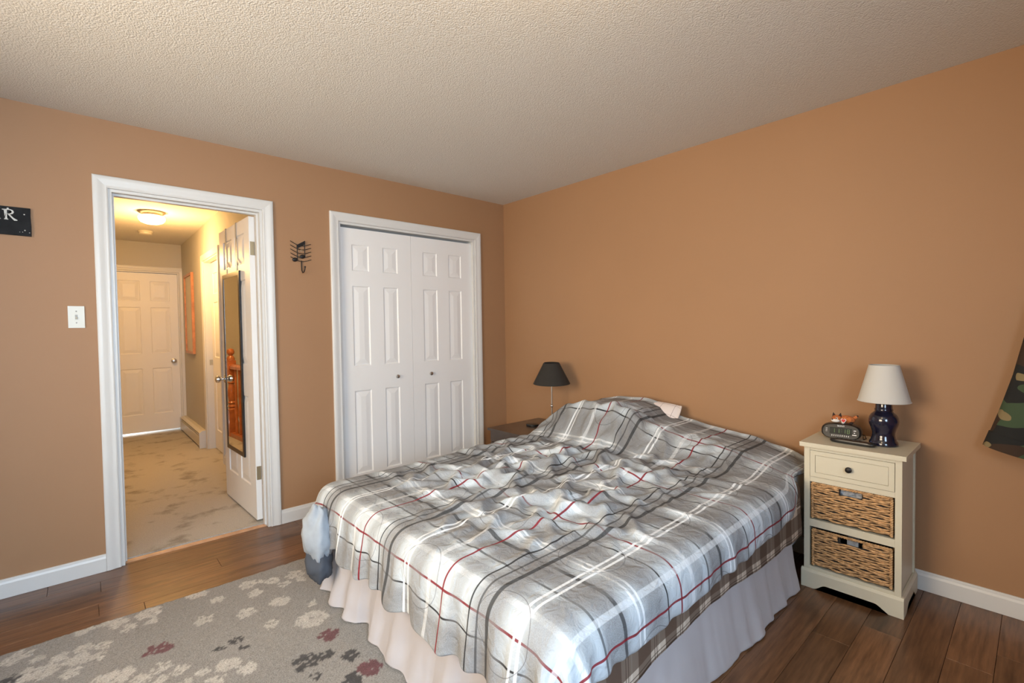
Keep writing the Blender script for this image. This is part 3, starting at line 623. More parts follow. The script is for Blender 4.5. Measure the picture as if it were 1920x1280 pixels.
# ------------------------------------------------------------------ rug
def rug():
    x0, x1, y0, y1 = -4.15, -1.55, -2.42, -0.635
    step = 0.0075; nu = int((x1 - x0) / step); nv = int((y1 - y0) / step)
    X, Y = np.meshgrid(np.linspace(x0, x1, nu), np.linspace(y0, y1, nv), indexing='ij')
    def vn(X, Y, s, seed):
        g = np.random.default_rng(seed).random((256, 256)); xs = X * s + 500; ys = Y * s + 500
        xi = np.floor(xs).astype(int); yi = np.floor(ys).astype(int); fx = xs - xi; fy = ys - yi; fx = fx * fx * (3 - 2 * fx); fy = fy * fy * (3 - 2 * fy)
        a = g[xi % 256, yi % 256]; b = g[(xi + 1) % 256, yi % 256]; c = g[xi % 256, (yi + 1) % 256]; d = g[(xi + 1) % 256, (yi + 1) % 256]
        return (a * (1 - fx) + b * fx) * (1 - fy) + (c * (1 - fx) + d * fx) * fy
    col = np.empty((nu, nv, 3)); base = np.array((0.235, 0.222, 0.205)); col[:] = base
    col *= (0.93 + 0.14 * vn(X, Y, 4, 1))[..., None]
    cream, dark, maroon = np.array((0.50, 0.465, 0.42)), np.array((0.045, 0.042, 0.042)), np.array((0.12, 0.045, 0.05))
    rag = (vn(X, Y, 60, 2) - 0.5) * 0.016 + (vn(X, Y, 130, 3) - 0.5) * 0.014
    def flower(cx, cy, r, c, n=6, hole=True, rot=0.0):
        m = np.full(X.shape, 9.0)
        for k in range(n):
            a = rot + 2 * PI * k / n; m = np.minimum(m, np.hypot(X - cx - 0.62 * r * math.cos(a), Y - cy - 0.62 * r * math.sin(a)) - 0.42 * r)
        d0 = np.hypot(X - cx, Y - cy); m = np.minimum(m, d0 - 0.45 * r)
        if hole: m = np.where(d0 < r * 0.13, 9, m)
        k = (m + rag) < 0; kk = k & (vn(X, Y, 90, 5) < 0.86); col[kk] = c * (0.9 + 0.2 * vn(X, Y, 40, 6)[kk])[:, None]
    for f in RUG: flower(*f)
    Z = 0.013 + 0.003 * vn(X, Y, 120, 8) + 0.002 * vn(X, Y, 45, 9)
    edge = (np.minimum(np.minimum(X - x0, x1 - X), np.minimum(Y - y0, y1 - Y)) < 0.004); Z[edge] = 0.0012
    V = np.stack([X, Y + 0.012 * 0, Z], -1).reshape(-1, 3)
    o = grid_mesh('area_rug', V, nu, nv, 'rug_pile')
    ca = o.data.color_attributes.new('Col', 'FLOAT_COLOR', 'POINT'); c4 = np.concatenate([col.reshape(-1, 3), np.ones((nu * nv, 1))], 1); ca.data.foreach_set('color', c4.ravel().astype(np.float32))
    o.rotation_euler = (0, 0, 0); tag(o, 'grey area rug with cream, charcoal and maroon flower shapes under the bed', 'rug')
RUGD = '''-2.936,-0.652,25C -3.002,-0.657,32C -2.891,-0.695,33C -2.86,-0.766,27C -2.782,-0.697,44C -2.778,-0.776,23C -2.588,-0.656,44C -2.387,-0.734,37C -2.383,-0.85,33C -2.531,-0.785,27C -2.329,-0.744,20C -2.288,-0.783,31C -2.252,-0.854,27C -2.18,-0.796,42C -2.173,-0.866,21C -2.607,-0.928,35C -2.458,-0.999,35C -2.315,-1.008,38C -2.393,-1.165,29C -2.21,-1.13,22C -2.252,-1.249,61C -2.784,-1.026,39M -2.75,-1.052,14M -2.536,-1.186,23D -2.596,-1.198,19D -2.521,-1.251,14D -2.24,-1.412,37M -2.365,-1.517,47D -2.301,-1.531,28D -2.226,-1.601,31D -2.369,-1.625,19D -2.201,-1.713,42M -2.279,-1.733,35D -3.185,-0.7,38C -3.223,-0.712,32C -3.002,-0.815,30C -2.944,-0.844,30C -2.961,-0.914,29C -3.02,-0.887,38C -3.078,-0.824,29C -3.137,-0.769,20C -3.109,-0.893,40C -3.039,-0.966,32C -3.16,-0.845,22C -3.168,-0.887,24C -3.205,-0.866,24D -2.909,-1.116,48C -2.856,-1.193,31C -2.801,-1.244,27C -2.782,-1.17,30C -2.734,-1.237,26C -2.671,-1.304,26C -2.593,-1.325,41C -2.542,-1.403,32C -2.644,-1.391,29C -2.959,-1.096,30C -2.727,-1.324,20C
-2.55,-1.75,40D -2.75,-1.6,40M -2.9,-1.8,45C -3.1,-1.45,45C -3.3,-1.2,40C -3.5,-0.95,45D -3.45,-1.6,45C -3.7,-1.3,40M -3.6,-2.0,45C -2.6,-2.1,45C -2.3,-2.15,40C -3.1,-2.1,40D -3.9,-0.9,45C -3.95,-1.8,45C -2.95,-1.35,30C'''
RC = {'C': np.array((0.41, 0.385, 0.35)), 'D': np.array((0.045, 0.042, 0.042)), 'M': np.array((0.12, 0.045, 0.05))}
RUG = []
for k, t_ in enumerate(RUGD.split()):
    a, b, c = t_.split(','); RUG.append((float(a), float(b), float(c[:-1]) / 1000 * 1.08, RC[c[-1]], 5 + k % 3, c[-1] != 'C' and k % 3 == 0, k * 0.7))
rug()

# ------------------------------------------------------------------ cream nightstand with two baskets
NX0, NX1, NY0, NY1 = -0.362, -0.030, -3.002, -2.618          # front, back, near side, far side
ns = tag(empty('cream_nightstand', (0, 0, 0)), 'cream painted nightstand with one drawer and two basket shelves', 'nightstand')
boxo('table_top', 'cream_paint', NX0 - 0.016, NX1 + 0.004, NY0 - 0.012, NY1 + 0.012, 0.690, 0.711, ns, bevel=0.003)
PT = 0.024
for yy_ in (NY0 + 0.004, NY1 - 0.004 - PT):
    boxo('front_post', 'cream_paint', NX0, NX0 + 0.02, yy_, yy_ + PT, 0.085, 0.6895, ns, bevel=0.001)
    boxo('back_post', 'cream_paint', NX1 - 0.022, NX1, yy_, yy_ + PT, 0.085, 0.6895, ns, bevel=0.001)
for yy_ in (NY0 + 0.011, NY1 - 0.019): boxo('side_panel', 'cream_paint', NX0 + 0.0205, NX1 - 0.0225, yy_, yy_ + 0.008, 0.085, 0.6895, ns)
ya, yb = NY0 + 0.0285, NY1 - 0.0285
boxo('back_panel', 'cream_paint', NX1 - 0.010, NX1 - 0.003, ya, yb, 0.085, 0.6895, ns)
boxo('top_rail', 'cream_paint', NX0 + 0.001, NX0 + 0.02, ya, yb, 0.674, 0.6895, ns)
boxo('rail', 'cream_paint', NX0 + 0.001, NX0 + 0.02, ya, yb, 0.521, 0.545, ns)
boxo('shelf', 'cream_paint', NX0 + 0.001, NX1 - 0.0105, ya, yb, 0.302, 0.337, ns)
boxo('shelf', 'cream_paint', NX0 + 0.001, NX1 - 0.0105, ya, yb, 0.090, 0.105, ns)
boxo('dust_panel', 'dark_inside', NX0 + 0.0205, NX1 - 0.0105, ya, yb, 0.530, 0.540, ns)
def plinth(y0, y1, name, along, pos, th, sgn):
    """board with an arched cut-out, z 0..0.1; along='y' (front) or 'x' (side)"""
    L = y1 - y0; f = 0.052 if along == 'y' else 0.05
    pts = [(0, 0), (f, 0)]
    for k in range(9):
        a = k / 8; pts.append((f + 0.052 * a * (1 if L > 0.3 else 0.6), 0.030 * (1 - math.cos(PI * a)) / 2))
    e = pts[-1][0]
    pts += [(L - e, 0.030)]
    for k in range(9):
        a = 1 - k / 8; pts.append((L - f - 0.052 * a * (1 if L > 0.3 else 0.6), 0.030 * (1 - math.cos(PI * a)) / 2))
    pts += [(L, 0), (L, 0.078), (0, 0.078)]
    bm = bmesh.new()
    loop = [(pos, y0 + a, b + 0.001) for a, b in pts] if along == 'y' else [(y0 + a, pos, b + 0.001) for a, b in pts]
    poly(bm, loop, (th, 0, 0) if along == 'y' else (0, th, 0)); bmesh.ops.triangulate(bm, faces=[f_ for f_ in bm.faces if len(f_.verts) > 4])
    fin(bm, name, 'cream_paint', ns)
    mo = bmesh.new(); t0, t1 = 0.079, 0.091
    if along == 'y': poly(mo, [(pos, y0, t0), (pos + 0.006, y0, t1), (pos + th, y0, t1), (pos + th, y0, t0)], (0, L, 0))
    else: poly(mo, [(y0, pos if sgn < 0 else pos + th, t0), (y0, (pos + 0.006) if sgn < 0 else pos + th - 0.006, t1), (y0, pos + th if sgn < 0 else pos, t1), (y0, pos + th if sgn < 0 else pos, t0)], (L, 0, 0))
    fin(mo, 'plinth_moulding', 'cream_paint', ns)
plinth(NY0 - 0.006, NY1 + 0.006, 'plinth', 'y', NX0 - 0.010, 0.0195, 0)
plinth(NX0 + 0.010, NX1, 'plinth', 'x', NY0 - 0.0055, 0.0155, -1)
plinth(NX0 + 0.010, NX1, 'plinth', 'x', NY1 - 0.0100, 0.0155, 1)
dr = boxo('drawer', 'cream_paint', NX0 + 0.004, NX0 + 0.03, ya + 0.0015, yb - 0.0015, 0.547, 0.6725, ns, bevel=0.0008)
# framed drawer front: recessed line + knob
f0, f1, g0, g1 = ya + 0.022, yb - 0.022, 0.568, 0.652
for a, b, c, d in ((ya + 0.0015, f0, 0.547, 0.6725), (f1, yb - 0.0015, 0.547, 0.6725), (f0, f1, 0.547, g0), (f0, f1, g1, 0.6725)): boxo('drawer_frame', 'cream_paint', NX0 - 0.002, NX0 + 0.0039, a, b, c, d, dr)
boxo('drawer_panel', 'cream_paint', NX0 - 0.0005, NX0 + 0.0039, f0 + 0.0015, f1 - 0.0015, g0 + 0.0015, g1 - 0.0015, dr, bevel=0.001)
latheo('knob', 'dark_metal', [(0.005, 0.0), (0.005, -0.008), (0.009, -0.012), (0.0135, -0.016), (0.0125, -0.022), (0.007, -0.0255), (0.001, -0.026)], (NX0 - 0.0005, -2.807, 0.611), dr, 'x', 24)

def basket(z0, z1, label, gapl, gapr, handle_fill):
    r = tag(empty('wicker_basket', (NX0, 0, z0)), label, 'basket', 'wicker baskets in the cream nightstand')
    y0, y1, h = ya + gapl, yb - gapr, z1 - z0; d = 0.27; rad = 0.012
    hy0, hy1, hz0, hz1 = (y0 + y1) / 2 + 0.048 - 0.008, (y0 + y1) / 2 - 0.036 - 0.008, h - 0.038, h - 0.010
    hy0, hy1 = min(hy0, hy1), max(hy0, hy1)
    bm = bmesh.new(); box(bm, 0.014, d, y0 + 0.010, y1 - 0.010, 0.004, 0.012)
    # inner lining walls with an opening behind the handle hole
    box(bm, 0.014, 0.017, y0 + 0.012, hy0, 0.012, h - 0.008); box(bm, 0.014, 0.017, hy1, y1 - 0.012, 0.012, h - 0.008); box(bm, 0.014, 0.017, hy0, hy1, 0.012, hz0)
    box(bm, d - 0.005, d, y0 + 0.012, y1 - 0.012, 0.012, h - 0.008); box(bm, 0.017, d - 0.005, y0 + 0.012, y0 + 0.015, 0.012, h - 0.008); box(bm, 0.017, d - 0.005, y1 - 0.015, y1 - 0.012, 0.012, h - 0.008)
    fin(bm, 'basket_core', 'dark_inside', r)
    # woven strands: rows of wavy cords round the front and the two sides
    rows = int(round((h - 0.014) / 0.0096)); W = bmesh.new(); stakes = 11
    rg_ = random.Random(int(z0 * 1000))
    for k in range(rows):
        zc = 0.008 + (h - 0.016) * (k + 0.5) / rows; jitter = rg_.uniform(-0.3, 0.3)
        path = []
        for t in np.linspace(0, 1, 6)[:-1]: path.append((d - 0.01 - (d - 0.03) * t, y0, 0))
        n_ = 46
        for t in np.linspace(0, 1, n_): path.append((0, y0 + 0.012 + (y1 - y0 - 0.024) * t, 1))
        for t in np.linspace(0, 1, 6)[1:]: path.append((0.02 + (d - 0.03) * t, y1, 2))
        segs = [[]]
        for i, (px, py, sd) in enumerate(path):
            ph = (py - y0) / (y1 - y0) * PI * stakes + (k % 2) * PI + jitter
            off = 0.0040 * math.sin(ph); zz = zc + 0.0024 * math.sin(ph * 0.5 + k * 1.3) + rg_.uniform(-0.0008, 0.0008)
            bulge = 0.006 * math.sin(PI * (py - y0) / (y1 - y0)) if sd == 1 else 0
            p = (px + 0.007 + off * 0.7 - bulge * 0.4, py, zz) if sd == 1 else (px, py + (0.004 + off * 0.5 if sd == 0 else -0.004 - off * 0.5), zz)
            if sd == 1 and hy0 - 0.003 < py < hy1 + 0.003 and hz0 < zz < hz1: segs.append([]); continue
            segs[-1].append((p, 0.0044 - 0.0009 * math.sin(ph) + rg_.uniform(-0.0004, 0.0004)))
        for s_ in segs:
            if len(s_) > 2: tube(W, [q[0] for q in s_], [q[1] for q in s_], 7)
    wv = fin(W, 'woven_strands', 'wicker', r, smooth=True); wv['kind'] = 'stuff'
    # twisted rim cord
    W = bmesh.new()
    for ph0 in (0, PI):
        pts = [(0.006 + 0.003 * math.cos(t * 90 + ph0), y0 + 0.006 + (y1 - y0 - 0.012) * t, h - 0.0045 + 0.003 * math.sin(t * 90 + ph0)) for t in np.linspace(0, 1, 130)]
        tube(W, pts, 0.0038, 6)
    fin(W, 'rim_cord', 'wicker', r, smooth=True)
    for a in (y0 + 0.008, y1 - 0.008):
        W = bmesh.new()
        for ph0 in (0, PI):
            tube(W, [(0.006 + 0.003 * math.cos(t * 50 + ph0), a + 0.003 * math.sin(t * 50 + ph0), 0.006 + (h - 0.012) * t) for t in np.linspace(0, 1, 60)], 0.0042, 6)
        fin(W, 'corner_cord', 'wicker', r, smooth=True)
    if handle_fill:
        n1, n2 = 14, 10; yy1, zz1 = np.meshgrid(np.linspace(hy0 - 0.01, hy1 + 0.01, n1), np.linspace(hz0 - 0.02, hz1 + 0.003, n2), indexing='ij')
        xx1 = 0.034 + 0.012 * np.sin(yy1 * 130 + zz1 * 200) + 0.006 * np.cos(zz1 * 300 - yy1 * 90)
        grid_mesh('stored_cloth', np.stack([xx1, yy1, zz1], -1).reshape(-1, 3), n1, n2, 'grey_liner', r)
    else:
        boxo('stored_box', 'grey_liner', 0.034, 0.06, hy0 + 0.018, hy1 - 0.022, 0.02, hz1 - 0.002, r)
    return r
basket(0.3375, 0.5175, 'upper wicker basket in the cream nightstand holding grey cloth', 0.004, 0.001, True)
basket(0.1055, 0.2905, 'lower wicker basket in the cream nightstand', 0.005, 0.004, False)

# lamp on the cream nightstand
TZ = 0.711
r = tag(empty('table_lamp', (-0.190, -2.902, TZ)), 'table lamp with navy ceramic base and white shade', 'lamp')
latheo('lamp_base', 'navy_glaze', [(0.050, 0.0), (0.056, 0.004), (0.0565, 0.012), (0.053, 0.020), (0.049, 0.026), (0.0485, 0.032), (0.0455, 0.040), (0.0435, 0.052), (0.0445, 0.064), (0.050, 0.082), (0.0565, 0.100), (0.0585, 0.116), (0.056, 0.132), (0.048, 0.146), (0.038, 0.155), (0.0345, 0.160), (0.0355, 0.165), (0.0355, 0.170), (0.033, 0.174), (0.032, 0.190), (0.030, 0.200), (0.012, 0.202)], (0, 0, 0), r, seg=56)
tubeo('lamp_stem', 'nickel', [(0, 0, 0.200), (0, 0, 0.365)], 0.005, r)
sh = latheo('lamp_shade', 'lamp_linen', [(0.101, 0.205), (0.058, 0.376), (0.0565, 0.376), (0.0995, 0.205), (0.101, 0.205)], (0, 0, 0), r, seg=64, cap=False)
tubeo('shade_trim', 'lamp_linen', [(0.1012 * math.cos(a), 0.1012 * math.sin(a), 0.207) for a in np.linspace(0, 2 * PI, 48, endpoint=False)], 0.0016, sh, 6, True)
tubeo('shade_trim', 'lamp_linen', [(0.0582 * math.cos(a), 0.0582 * math.sin(a), 0.375) for a in np.linspace(0, 2 * PI, 40, endpoint=False)], 0.0014, sh, 6, True)
bm = bmesh.new(); bmesh.ops.create_uvsphere(bm, u_segments=16, v_segments=12, radius=0.022, matrix=Matrix.Translation((0, 0, 0.27))); fin(bm, 'bulb', 'trim_white', r, smooth=True)

# clock radio
ck = tag(empty('clock_radio', (-0.150, -2.728, TZ), math.radians(6)), 'black oval clock radio with green digits on the cream nightstand', 'clock radio')
bm = bmesh.new(); n1, n2 = 40, 25; rows_ = []
for j in range(n2):   # body: oval front (y,z plane), rounded towards the back (+x)
    t = j / (n2 - 1); px = -0.045 + 0.095 * t
    s_ = 1.0 - 0.10 * max(0, (0.12 - t) / 0.12) ** 2 - 0.35 * max(0, (t - 0.55) / 0.45) ** 2.2
    ring = []
    for i in range(n1):
        a = 2 * PI * i / n1; cy, cz = math.cos(a), math.sin(a)
        yv_ = math.copysign(abs(cy) ** 0.62, cy) * 0.083 * s_; zv_ = math.copysign(abs(cz) ** 0.72, cz) * 0.0365 * s_
        ring.append(bm.verts.new((px - 0.012 * (zv_ / 0.036) * -1 * (1 - t), yv_, 0.0375 + zv_)))
    rows_.append(ring)
for a, b in zip(rows_, rows_[1:]):
    for i in range(n1): bm.faces.new((a[i], a[(i + 1) % n1], b[(i + 1) % n1], b[i]))
bm.faces.new(rows_[0][::-1]); bm.faces.new(rows_[-1]); bd = fin(bm, 'clock_body', 'black_plastic', ck, smooth=35)
FX = lambda z: -0.0455 + 0.012 * ((z - 0.0375) / 0.036) - 0.0006
def fbox(name, matn, y0, y1, z0, z1, par, dx=0.0):
    bm = bmesh.new(); box(bm, 0, 0.0008, y0, y1, z0, z1)
    for v in bm.verts: v.co.x += FX(v.co.z) - dx
    return fin(bm, name, matn, par)
dp = fbox('display', 'lcd_dark', -0.046, 0.046, 0.026, 0.056, ck)
SEG = {'1': 'bc', '8': 'abcdefg'}
def digit(ch, yc, zc, h_=0.019, w_=0.010):
    st = 0.0016; L = {'a': (-w_ / 2, w_ / 2, h_ / 2 - st, h_ / 2), 'g': (-w_ / 2, w_ / 2, -st / 2, st / 2), 'd': (-w_ / 2, w_ / 2, -h_ / 2, -h_ / 2 + st), 'f': (w_ / 2 - st, w_ / 2, 0, h_ / 2), 'e': (w_ / 2 - st, w_ / 2, -h_ / 2, 0), 'b': (-w_ / 2, -w_ / 2 + st, 0, h_ / 2), 'c': (-w_ / 2, -w_ / 2 + st, -h_ / 2, 0)}
    bm = bmesh.new()
    for q in SEG[ch]:
        a, b, c, d = L[q]; box(bm, -0.0004, 0.0004, yc + a, yc + b, zc + c, zc + d)
    for v in bm.verts: v.co.x += FX(v.co.z) - 0.0005
    fin(bm, 'digit', 'green_led', dp)
digit('1', 0.030, 0.041); digit('1', 0.011, 0.041); digit('1', -0.014, 0.041); digit('8', -0.031, 0.041)
for z in (0.037, 0.046): fbox('colon_dot', 'green_led', -0.0045, -0.0030, z, z + 0.0015, dp, 0.0006)
me = text_mesh('SONY', 0.0115, 0.0003); me.transform(Matrix(((0, 0, -1, 0), (-1, 0, 0, 0), (0, 1, 0, 0), (0, 0, 0, 1)))); me.transform(Matrix.Translation((FX(0.064) - 0.0002, 0.0, 0.064)) )
link('lettering', me, 'white_print', ck)
for k in range(9):
    for z in (0.0205, 0.0165): fbox('scale_mark', 'white_print', 0.034 - k * 0.0085, 0.0375 - k * 0.0085, z - 0.0012, z + 0.0008, ck)
for y_ in (0.056, 0.060):
    for z in (0.034, 0.039, 0.044, 0.049): fbox('button_print', 'white_print', y_, y_ + 0.0025, z, z + 0.0016, ck)
for a, b, z in ((-0.062, -0.052, 0.046), (-0.058, -0.053, 0.036), (-0.064, -0.047, 0.026)): fbox('button_print', 'white_print', a, b, z, z + 0.003, ck)
tubeo('power_cord', 'black_plastic', [(0.03, -0.066, 0.020), (0.020, -0.090, 0.020), (0.0, -0.098, 0.008), (-0.006, -0.088, 0.0035), (0.02, -0.084, 0.0035), (0.10, -0.075, 0.0035)], 0.0022, ck, 8)

# plush fox lying on the clock radio
fx = tag(empty('plush_fox', (-0.150, -2.722, TZ + 0.073), math.radians(6)), 'small orange plush fox lying on the black clock radio', 'plush toy')
def blob(name, matn, c, s, par, rot=(0, 0, 0), seg=20):
    bm = bmesh.new(); bmesh.ops.create_uvsphere(bm, u_segments=seg, v_segments=seg * 2 // 3, radius=1, matrix=Matrix.Translation(c) @ Euler(rot).to_matrix().to_4x4() @ Matrix.Diagonal((*s, 1)))
    return fin(bm, name, matn, par, smooth=True)
blob('body', 'fox_fur', (0.006, -0.026, 0.021), (0.022, 0.034, 0.019), fx, (0.1, 0, 0))
hd = blob('head', 'fox_fur', (-0.010, 0.016, 0.022), (0.018, 0.021, 0.019), fx)
blob('muzzle', 'fox_white', (-0.021, 0.019, 0.014), (0.014, 0.019, 0.009), hd); blob('nose', 'fox_dark', (-0.026, 0.031, 0.019), (0.005, 0.004, 0.004), hd, seg=12)
blob('eye', 'fox_white', (-0.0265, 0.013, 0.026), (0.002, 0.0045, 0.0045), hd, seg=12); blob('pupil', 'fox_dark', (-0.0283, 0.0135, 0.026), (0.0012, 0.0022, 0.0032), hd, seg=10)
for cy_, lean in ((0.029, 0.2), (0.001, -0.15)):
    bm = bmesh.new(); bmesh.ops.create_cone(bm, cap_ends=True, segments=14, radius1=0.008, radius2=0.0008, depth=0.018, matrix=Matrix.Translation((-0.006, cy_, 0.043)) @ Matrix.Rotation(-lean, 4, 'X') @ Matrix.Diagonal((0.55, 1, 1, 1))); fin(bm, 'ear', 'fox_dark', hd, smooth=50)
blob('tail', 'fox_fur', (0.012, -0.056, 0.030), (0.007, 0.016, 0.008), fx, (-0.7, 0, 0)); blob('tail_tip', 'fox_dark', (0.012, -0.065, 0.038), (0.004, 0.007, 0.005), fx, (-0.7, 0, 0), 12)
for cy_ in (-0.012, -0.045): blob('paw', 'fox_dark' if cy_ < -0.03 else 'fox_white', (-0.012, cy_, 0.006), (0.012, 0.008, 0.006), fx, seg=14)
hp = [(0.0, -1.0)] + [(0.95 * math.sin(t) ** 3 * 1.0, (13 * math.cos(t) - 5 * math.cos(2 * t) - 2 * math.cos(3 * t) - math.cos(4 * t)) / 15) for t in np.linspace(PI * 0.96, -PI * 0.96, 26)]
bm = bmesh.new(); poly(bm, [(-0.0245, -0.014 + a * 0.0125, 0.017 + b * 0.0125) for a, b in hp], (0.001, 0, 0)); bmesh.ops.triangulate(bm, faces=[f for f in bm.faces if len(f.verts) > 4]); tgo = fin(bm, 'heart_tag', 'fox_white', fx)
bm = bmesh.new(); poly(bm, [(-0.0252, -0.014 + a * 0.0095, 0.017 + b * 0.0095) for a, b in hp], (0.0006, 0, 0)); bmesh.ops.triangulate(bm, faces=[f for f in bm.faces if len(f.verts) > 4]); fin(bm, 'heart_print', 'tag_red', tgo)

# slim black remote control
r = tag(empty('remote_control', (-0.276, -2.800, TZ), math.radians(-4)), 'slim black remote control in front of the clock radio', 'remote control')
bm = bmesh.new(); n1 = 12; rows_ = []
for j in range(25):
    t = j / 24; w_ = 0.021 * (1 - abs(2 * t - 1) ** 7) ** 0.5 + 0.001; h_ = 0.0095 * (1 - abs(2 * t - 1) ** 6) ** 0.5 + 0.0006
    rows_.append([bm.verts.new((w_ * math.copysign(abs(math.cos(2 * PI * i / n1)) ** 0.6, math.cos(2 * PI * i / n1)), 0.095 - 0.19 * t, 0.0105 + h_ * math.copysign(abs(math.sin(2 * PI * i / n1)) ** 0.6, math.sin(2 * PI * i / n1)))) for i in range(n1)])
for a, b in zip(rows_, rows_[1:]):
    for i in range(n1): bm.faces.new((a[i], a[(i + 1) % n1], b[(i + 1) % n1], b[i]))
bm.faces.new(rows_[0][::-1]); bm.faces.new(rows_[-1]); fin(bm, 'remote_body', 'black_plastic', r, smooth=50)
for a in range(6):
    for b in (-0.009, 0.0, 0.009): boxo('button', 'dark_metal', b - 0.003, b + 0.003, 0.06 - a * 0.018, 0.066 - a * 0.018, 0.0195, 0.0208, r)

# ------------------------------------------------------------------ dark nightstand behind the bed
EX0, EX1, EY0, EY1 = -0.585, -0.035, -0.855, -0.470
en = tag(empty('dark_nightstand', (0, 0, 0)), 'dark brown wooden nightstand in the corner by the closet', 'nightstand')
boxo('table_top', 'espresso_wood', EX0 - 0.018, EX1 + 0.006, EY0 - 0.014, EY1 + 0.014, 0.482, 0.500, en, bevel=0.004)
boxo('body', 'espresso_wood', EX0 + 0.02, EX1, EY0, EY1, 0.05, 0.4815, en)
for a, b in ((0.395, 0.476), (0.24, 0.388), (0.085, 0.233)):
    d_ = boxo('drawer', 'espresso_wood', EX0, EX0 + 0.0195, EY0 + 0.004, EY1 - 0.004, a, b, en, bevel=0.002)
    latheo('knob', 'nickel', [(0.004, 0.0), (0.004, -0.008), (0.008, -0.012), (0.008, -0.017), (0.002, -0.020)], (EX0, (EY0 + EY1) / 2, (a + b) / 2), d_, 'x', 16)
for a in (EX0 + 0.03, EX1 - 0.06):
    for b in (EY0 + 0.01, EY1 - 0.04): boxo('foot', 'espresso_wood', a, a + 0.03, b, b + 0.03, 0.001, 0.05, en)
r = tag(empty('table_lamp', (-0.220, -0.800, 0.5005)), 'slim table lamp with black cone shade on the dark nightstand', 'lamp')
latheo('lamp_base', 'dark_metal', [(0.068, 0.0), (0.070, 0.004), (0.069, 0.012), (0.060, 0.018), (0.012, 0.022), (0.005, 0.026)], (0, 0, 0), r)
tubeo('lamp_pole', 'nickel', [(0, 0, 0.024), (0, 0, 0.36)], 0.0055, r, 12)
for z in (0.165, 0.335): blob('pole_ball', 'chrome', (0, 0, z), (0.0115 if z < 0.2 else 0.008,) * 3, r, seg=18)
shd = latheo('lamp_shade', 'black_fabric', [(0.146, 0.0), (0.062, 0.165), (0.060, 0.165), (0.144, 0.0), (0.146, 0.0)], (0, 0, 0), r, seg=64, cap=False)
shd.location = (0, 0, 0.343); shd.rotation_euler = (0.035, -0.035, 0)
blob('bulb', 'trim_white', (0, 0, 0.42), (0.025, 0.025, 0.032), r, seg=14)
o = tag(latheo('flat_case', 'black_plastic', [(0.052, 0.0), (0.056, 0.004), (0.056, 0.010), (0.050, 0.016), (0.010, 0.018)], (0, 0, 0), seg=32), 'small flat black round case on the dark nightstand', 'case'); o.location = (-0.300, -0.660, 0.5005); o.scale = (0.85, 1.0, 1.0)

# ------------------------------------------------------------------ bed
BX0, BX1, BY0, BY1 = -2.06, -0.03, -2.560, -1.050
bed = tag(empty('bed', (0, 0, 0)), 'queen bed under a grey plaid comforter against the tan wall', 'bed')
boxo('box_spring', 'mattress_cloth', BX0 + 0.02, BX1, BY0 + 0.02, BY1 - 0.02, 0.14, 0.315, bed, bevel=0.02)
boxo('mattress', 'mattress_cloth', BX0, BX1, BY0, BY1, 0.317, 0.505, bed, bevel=0.05)
for a in (BX0 + 0.2, BX1 - 0.25):
    for b in (BY0 + 0.2, BY1 - 0.25): boxo('bed_leg', 'dark_metal', a, a + 0.04, b, b + 0.04, 0.02, 0.14, bed)

def skirt():
    path = []   # (x, y, nx, ny, s)
    L1, L2 = abs(BY0 - BY1), 1.655
    n1, n2, nc = 170, 200, 16; s = 0.0
    # far side return, foot, near side
    for k in range(20): path.append((BX0 + 0.35 - 0.35 * k / 20, BY1, 0, 1))
    for k in range(nc): a = PI / 2 * k / nc; path.append((BX0, BY1, -math.sin(a), math.cos(a)))
    for k in range(n1): path.append((BX0, BY1 - L1 * k / n1, -1, 0))
    for k in range(nc): a = PI / 2 * k / nc; path.append((BX0, BY0, -math.cos(a), -math.sin(a)))
    for k in range(n2): path.append((BX0 + L2 * k / n2, BY0, 0, -1))
    nv = 26; V = []
    for i, (x, y_, nx, ny) in enumerate(path):
        s += 0.009
        foot = 1.0 if i < 20 + nc + n1 else 0.45
        f1 = mnoise.noise(Vector((s * 7, 3.1, 0))); f2 = mnoise.noise(Vector((s * 17, 9.4, 0))); f3 = mnoise.noise(Vector((s * 2.2, 5.5, 0)))
        for j in range(nv):
            t = j / (nv - 1); z = 0.335 - (0.335 - 0.0) * t
            amp = t ** 0.9
            fold = (0.050 * abs(f1) ** 0.7 * math.copysign(1, f1) + 0.020 * f2) * foot * amp + 0.020 * f3 * (1 - foot) * 1.8 * amp
            flare = 0.012 + 0.055 * t ** 1.4
            w_ = 0.010 * mnoise.noise(Vector((s * 9, t * 5, 2.0))) * amp * foot
            off = flare + fold + w_
            zz = max(0.004 if i > 216 + 16 else 0.021, z + (0.03 * max(0, f1) + 0.02 * f2) * t ** 3 * foot + (0.006 if foot == 1 else 0.003))
            tx, ty = -ny, nx
            sh_ = 0.02 * f1 * t * foot
            V.append((x + nx * off + tx * sh_, y_ + ny * off + ty * sh_, zz))
    o = grid_mesh('bed_skirt', np.array(V), len(path), nv, 'skirt_cloth')
    sm_ = o.modifiers.new('sub', 'SUBSURF'); sm_.levels = 1; sm_.render_levels = 1
    so = o.modifiers.new('thick', 'SOLIDIFY'); so.thickness = 0.0015
    tag(o, 'off white ruffled bed skirt hanging to the floor', 'bed skirt')
skirt()

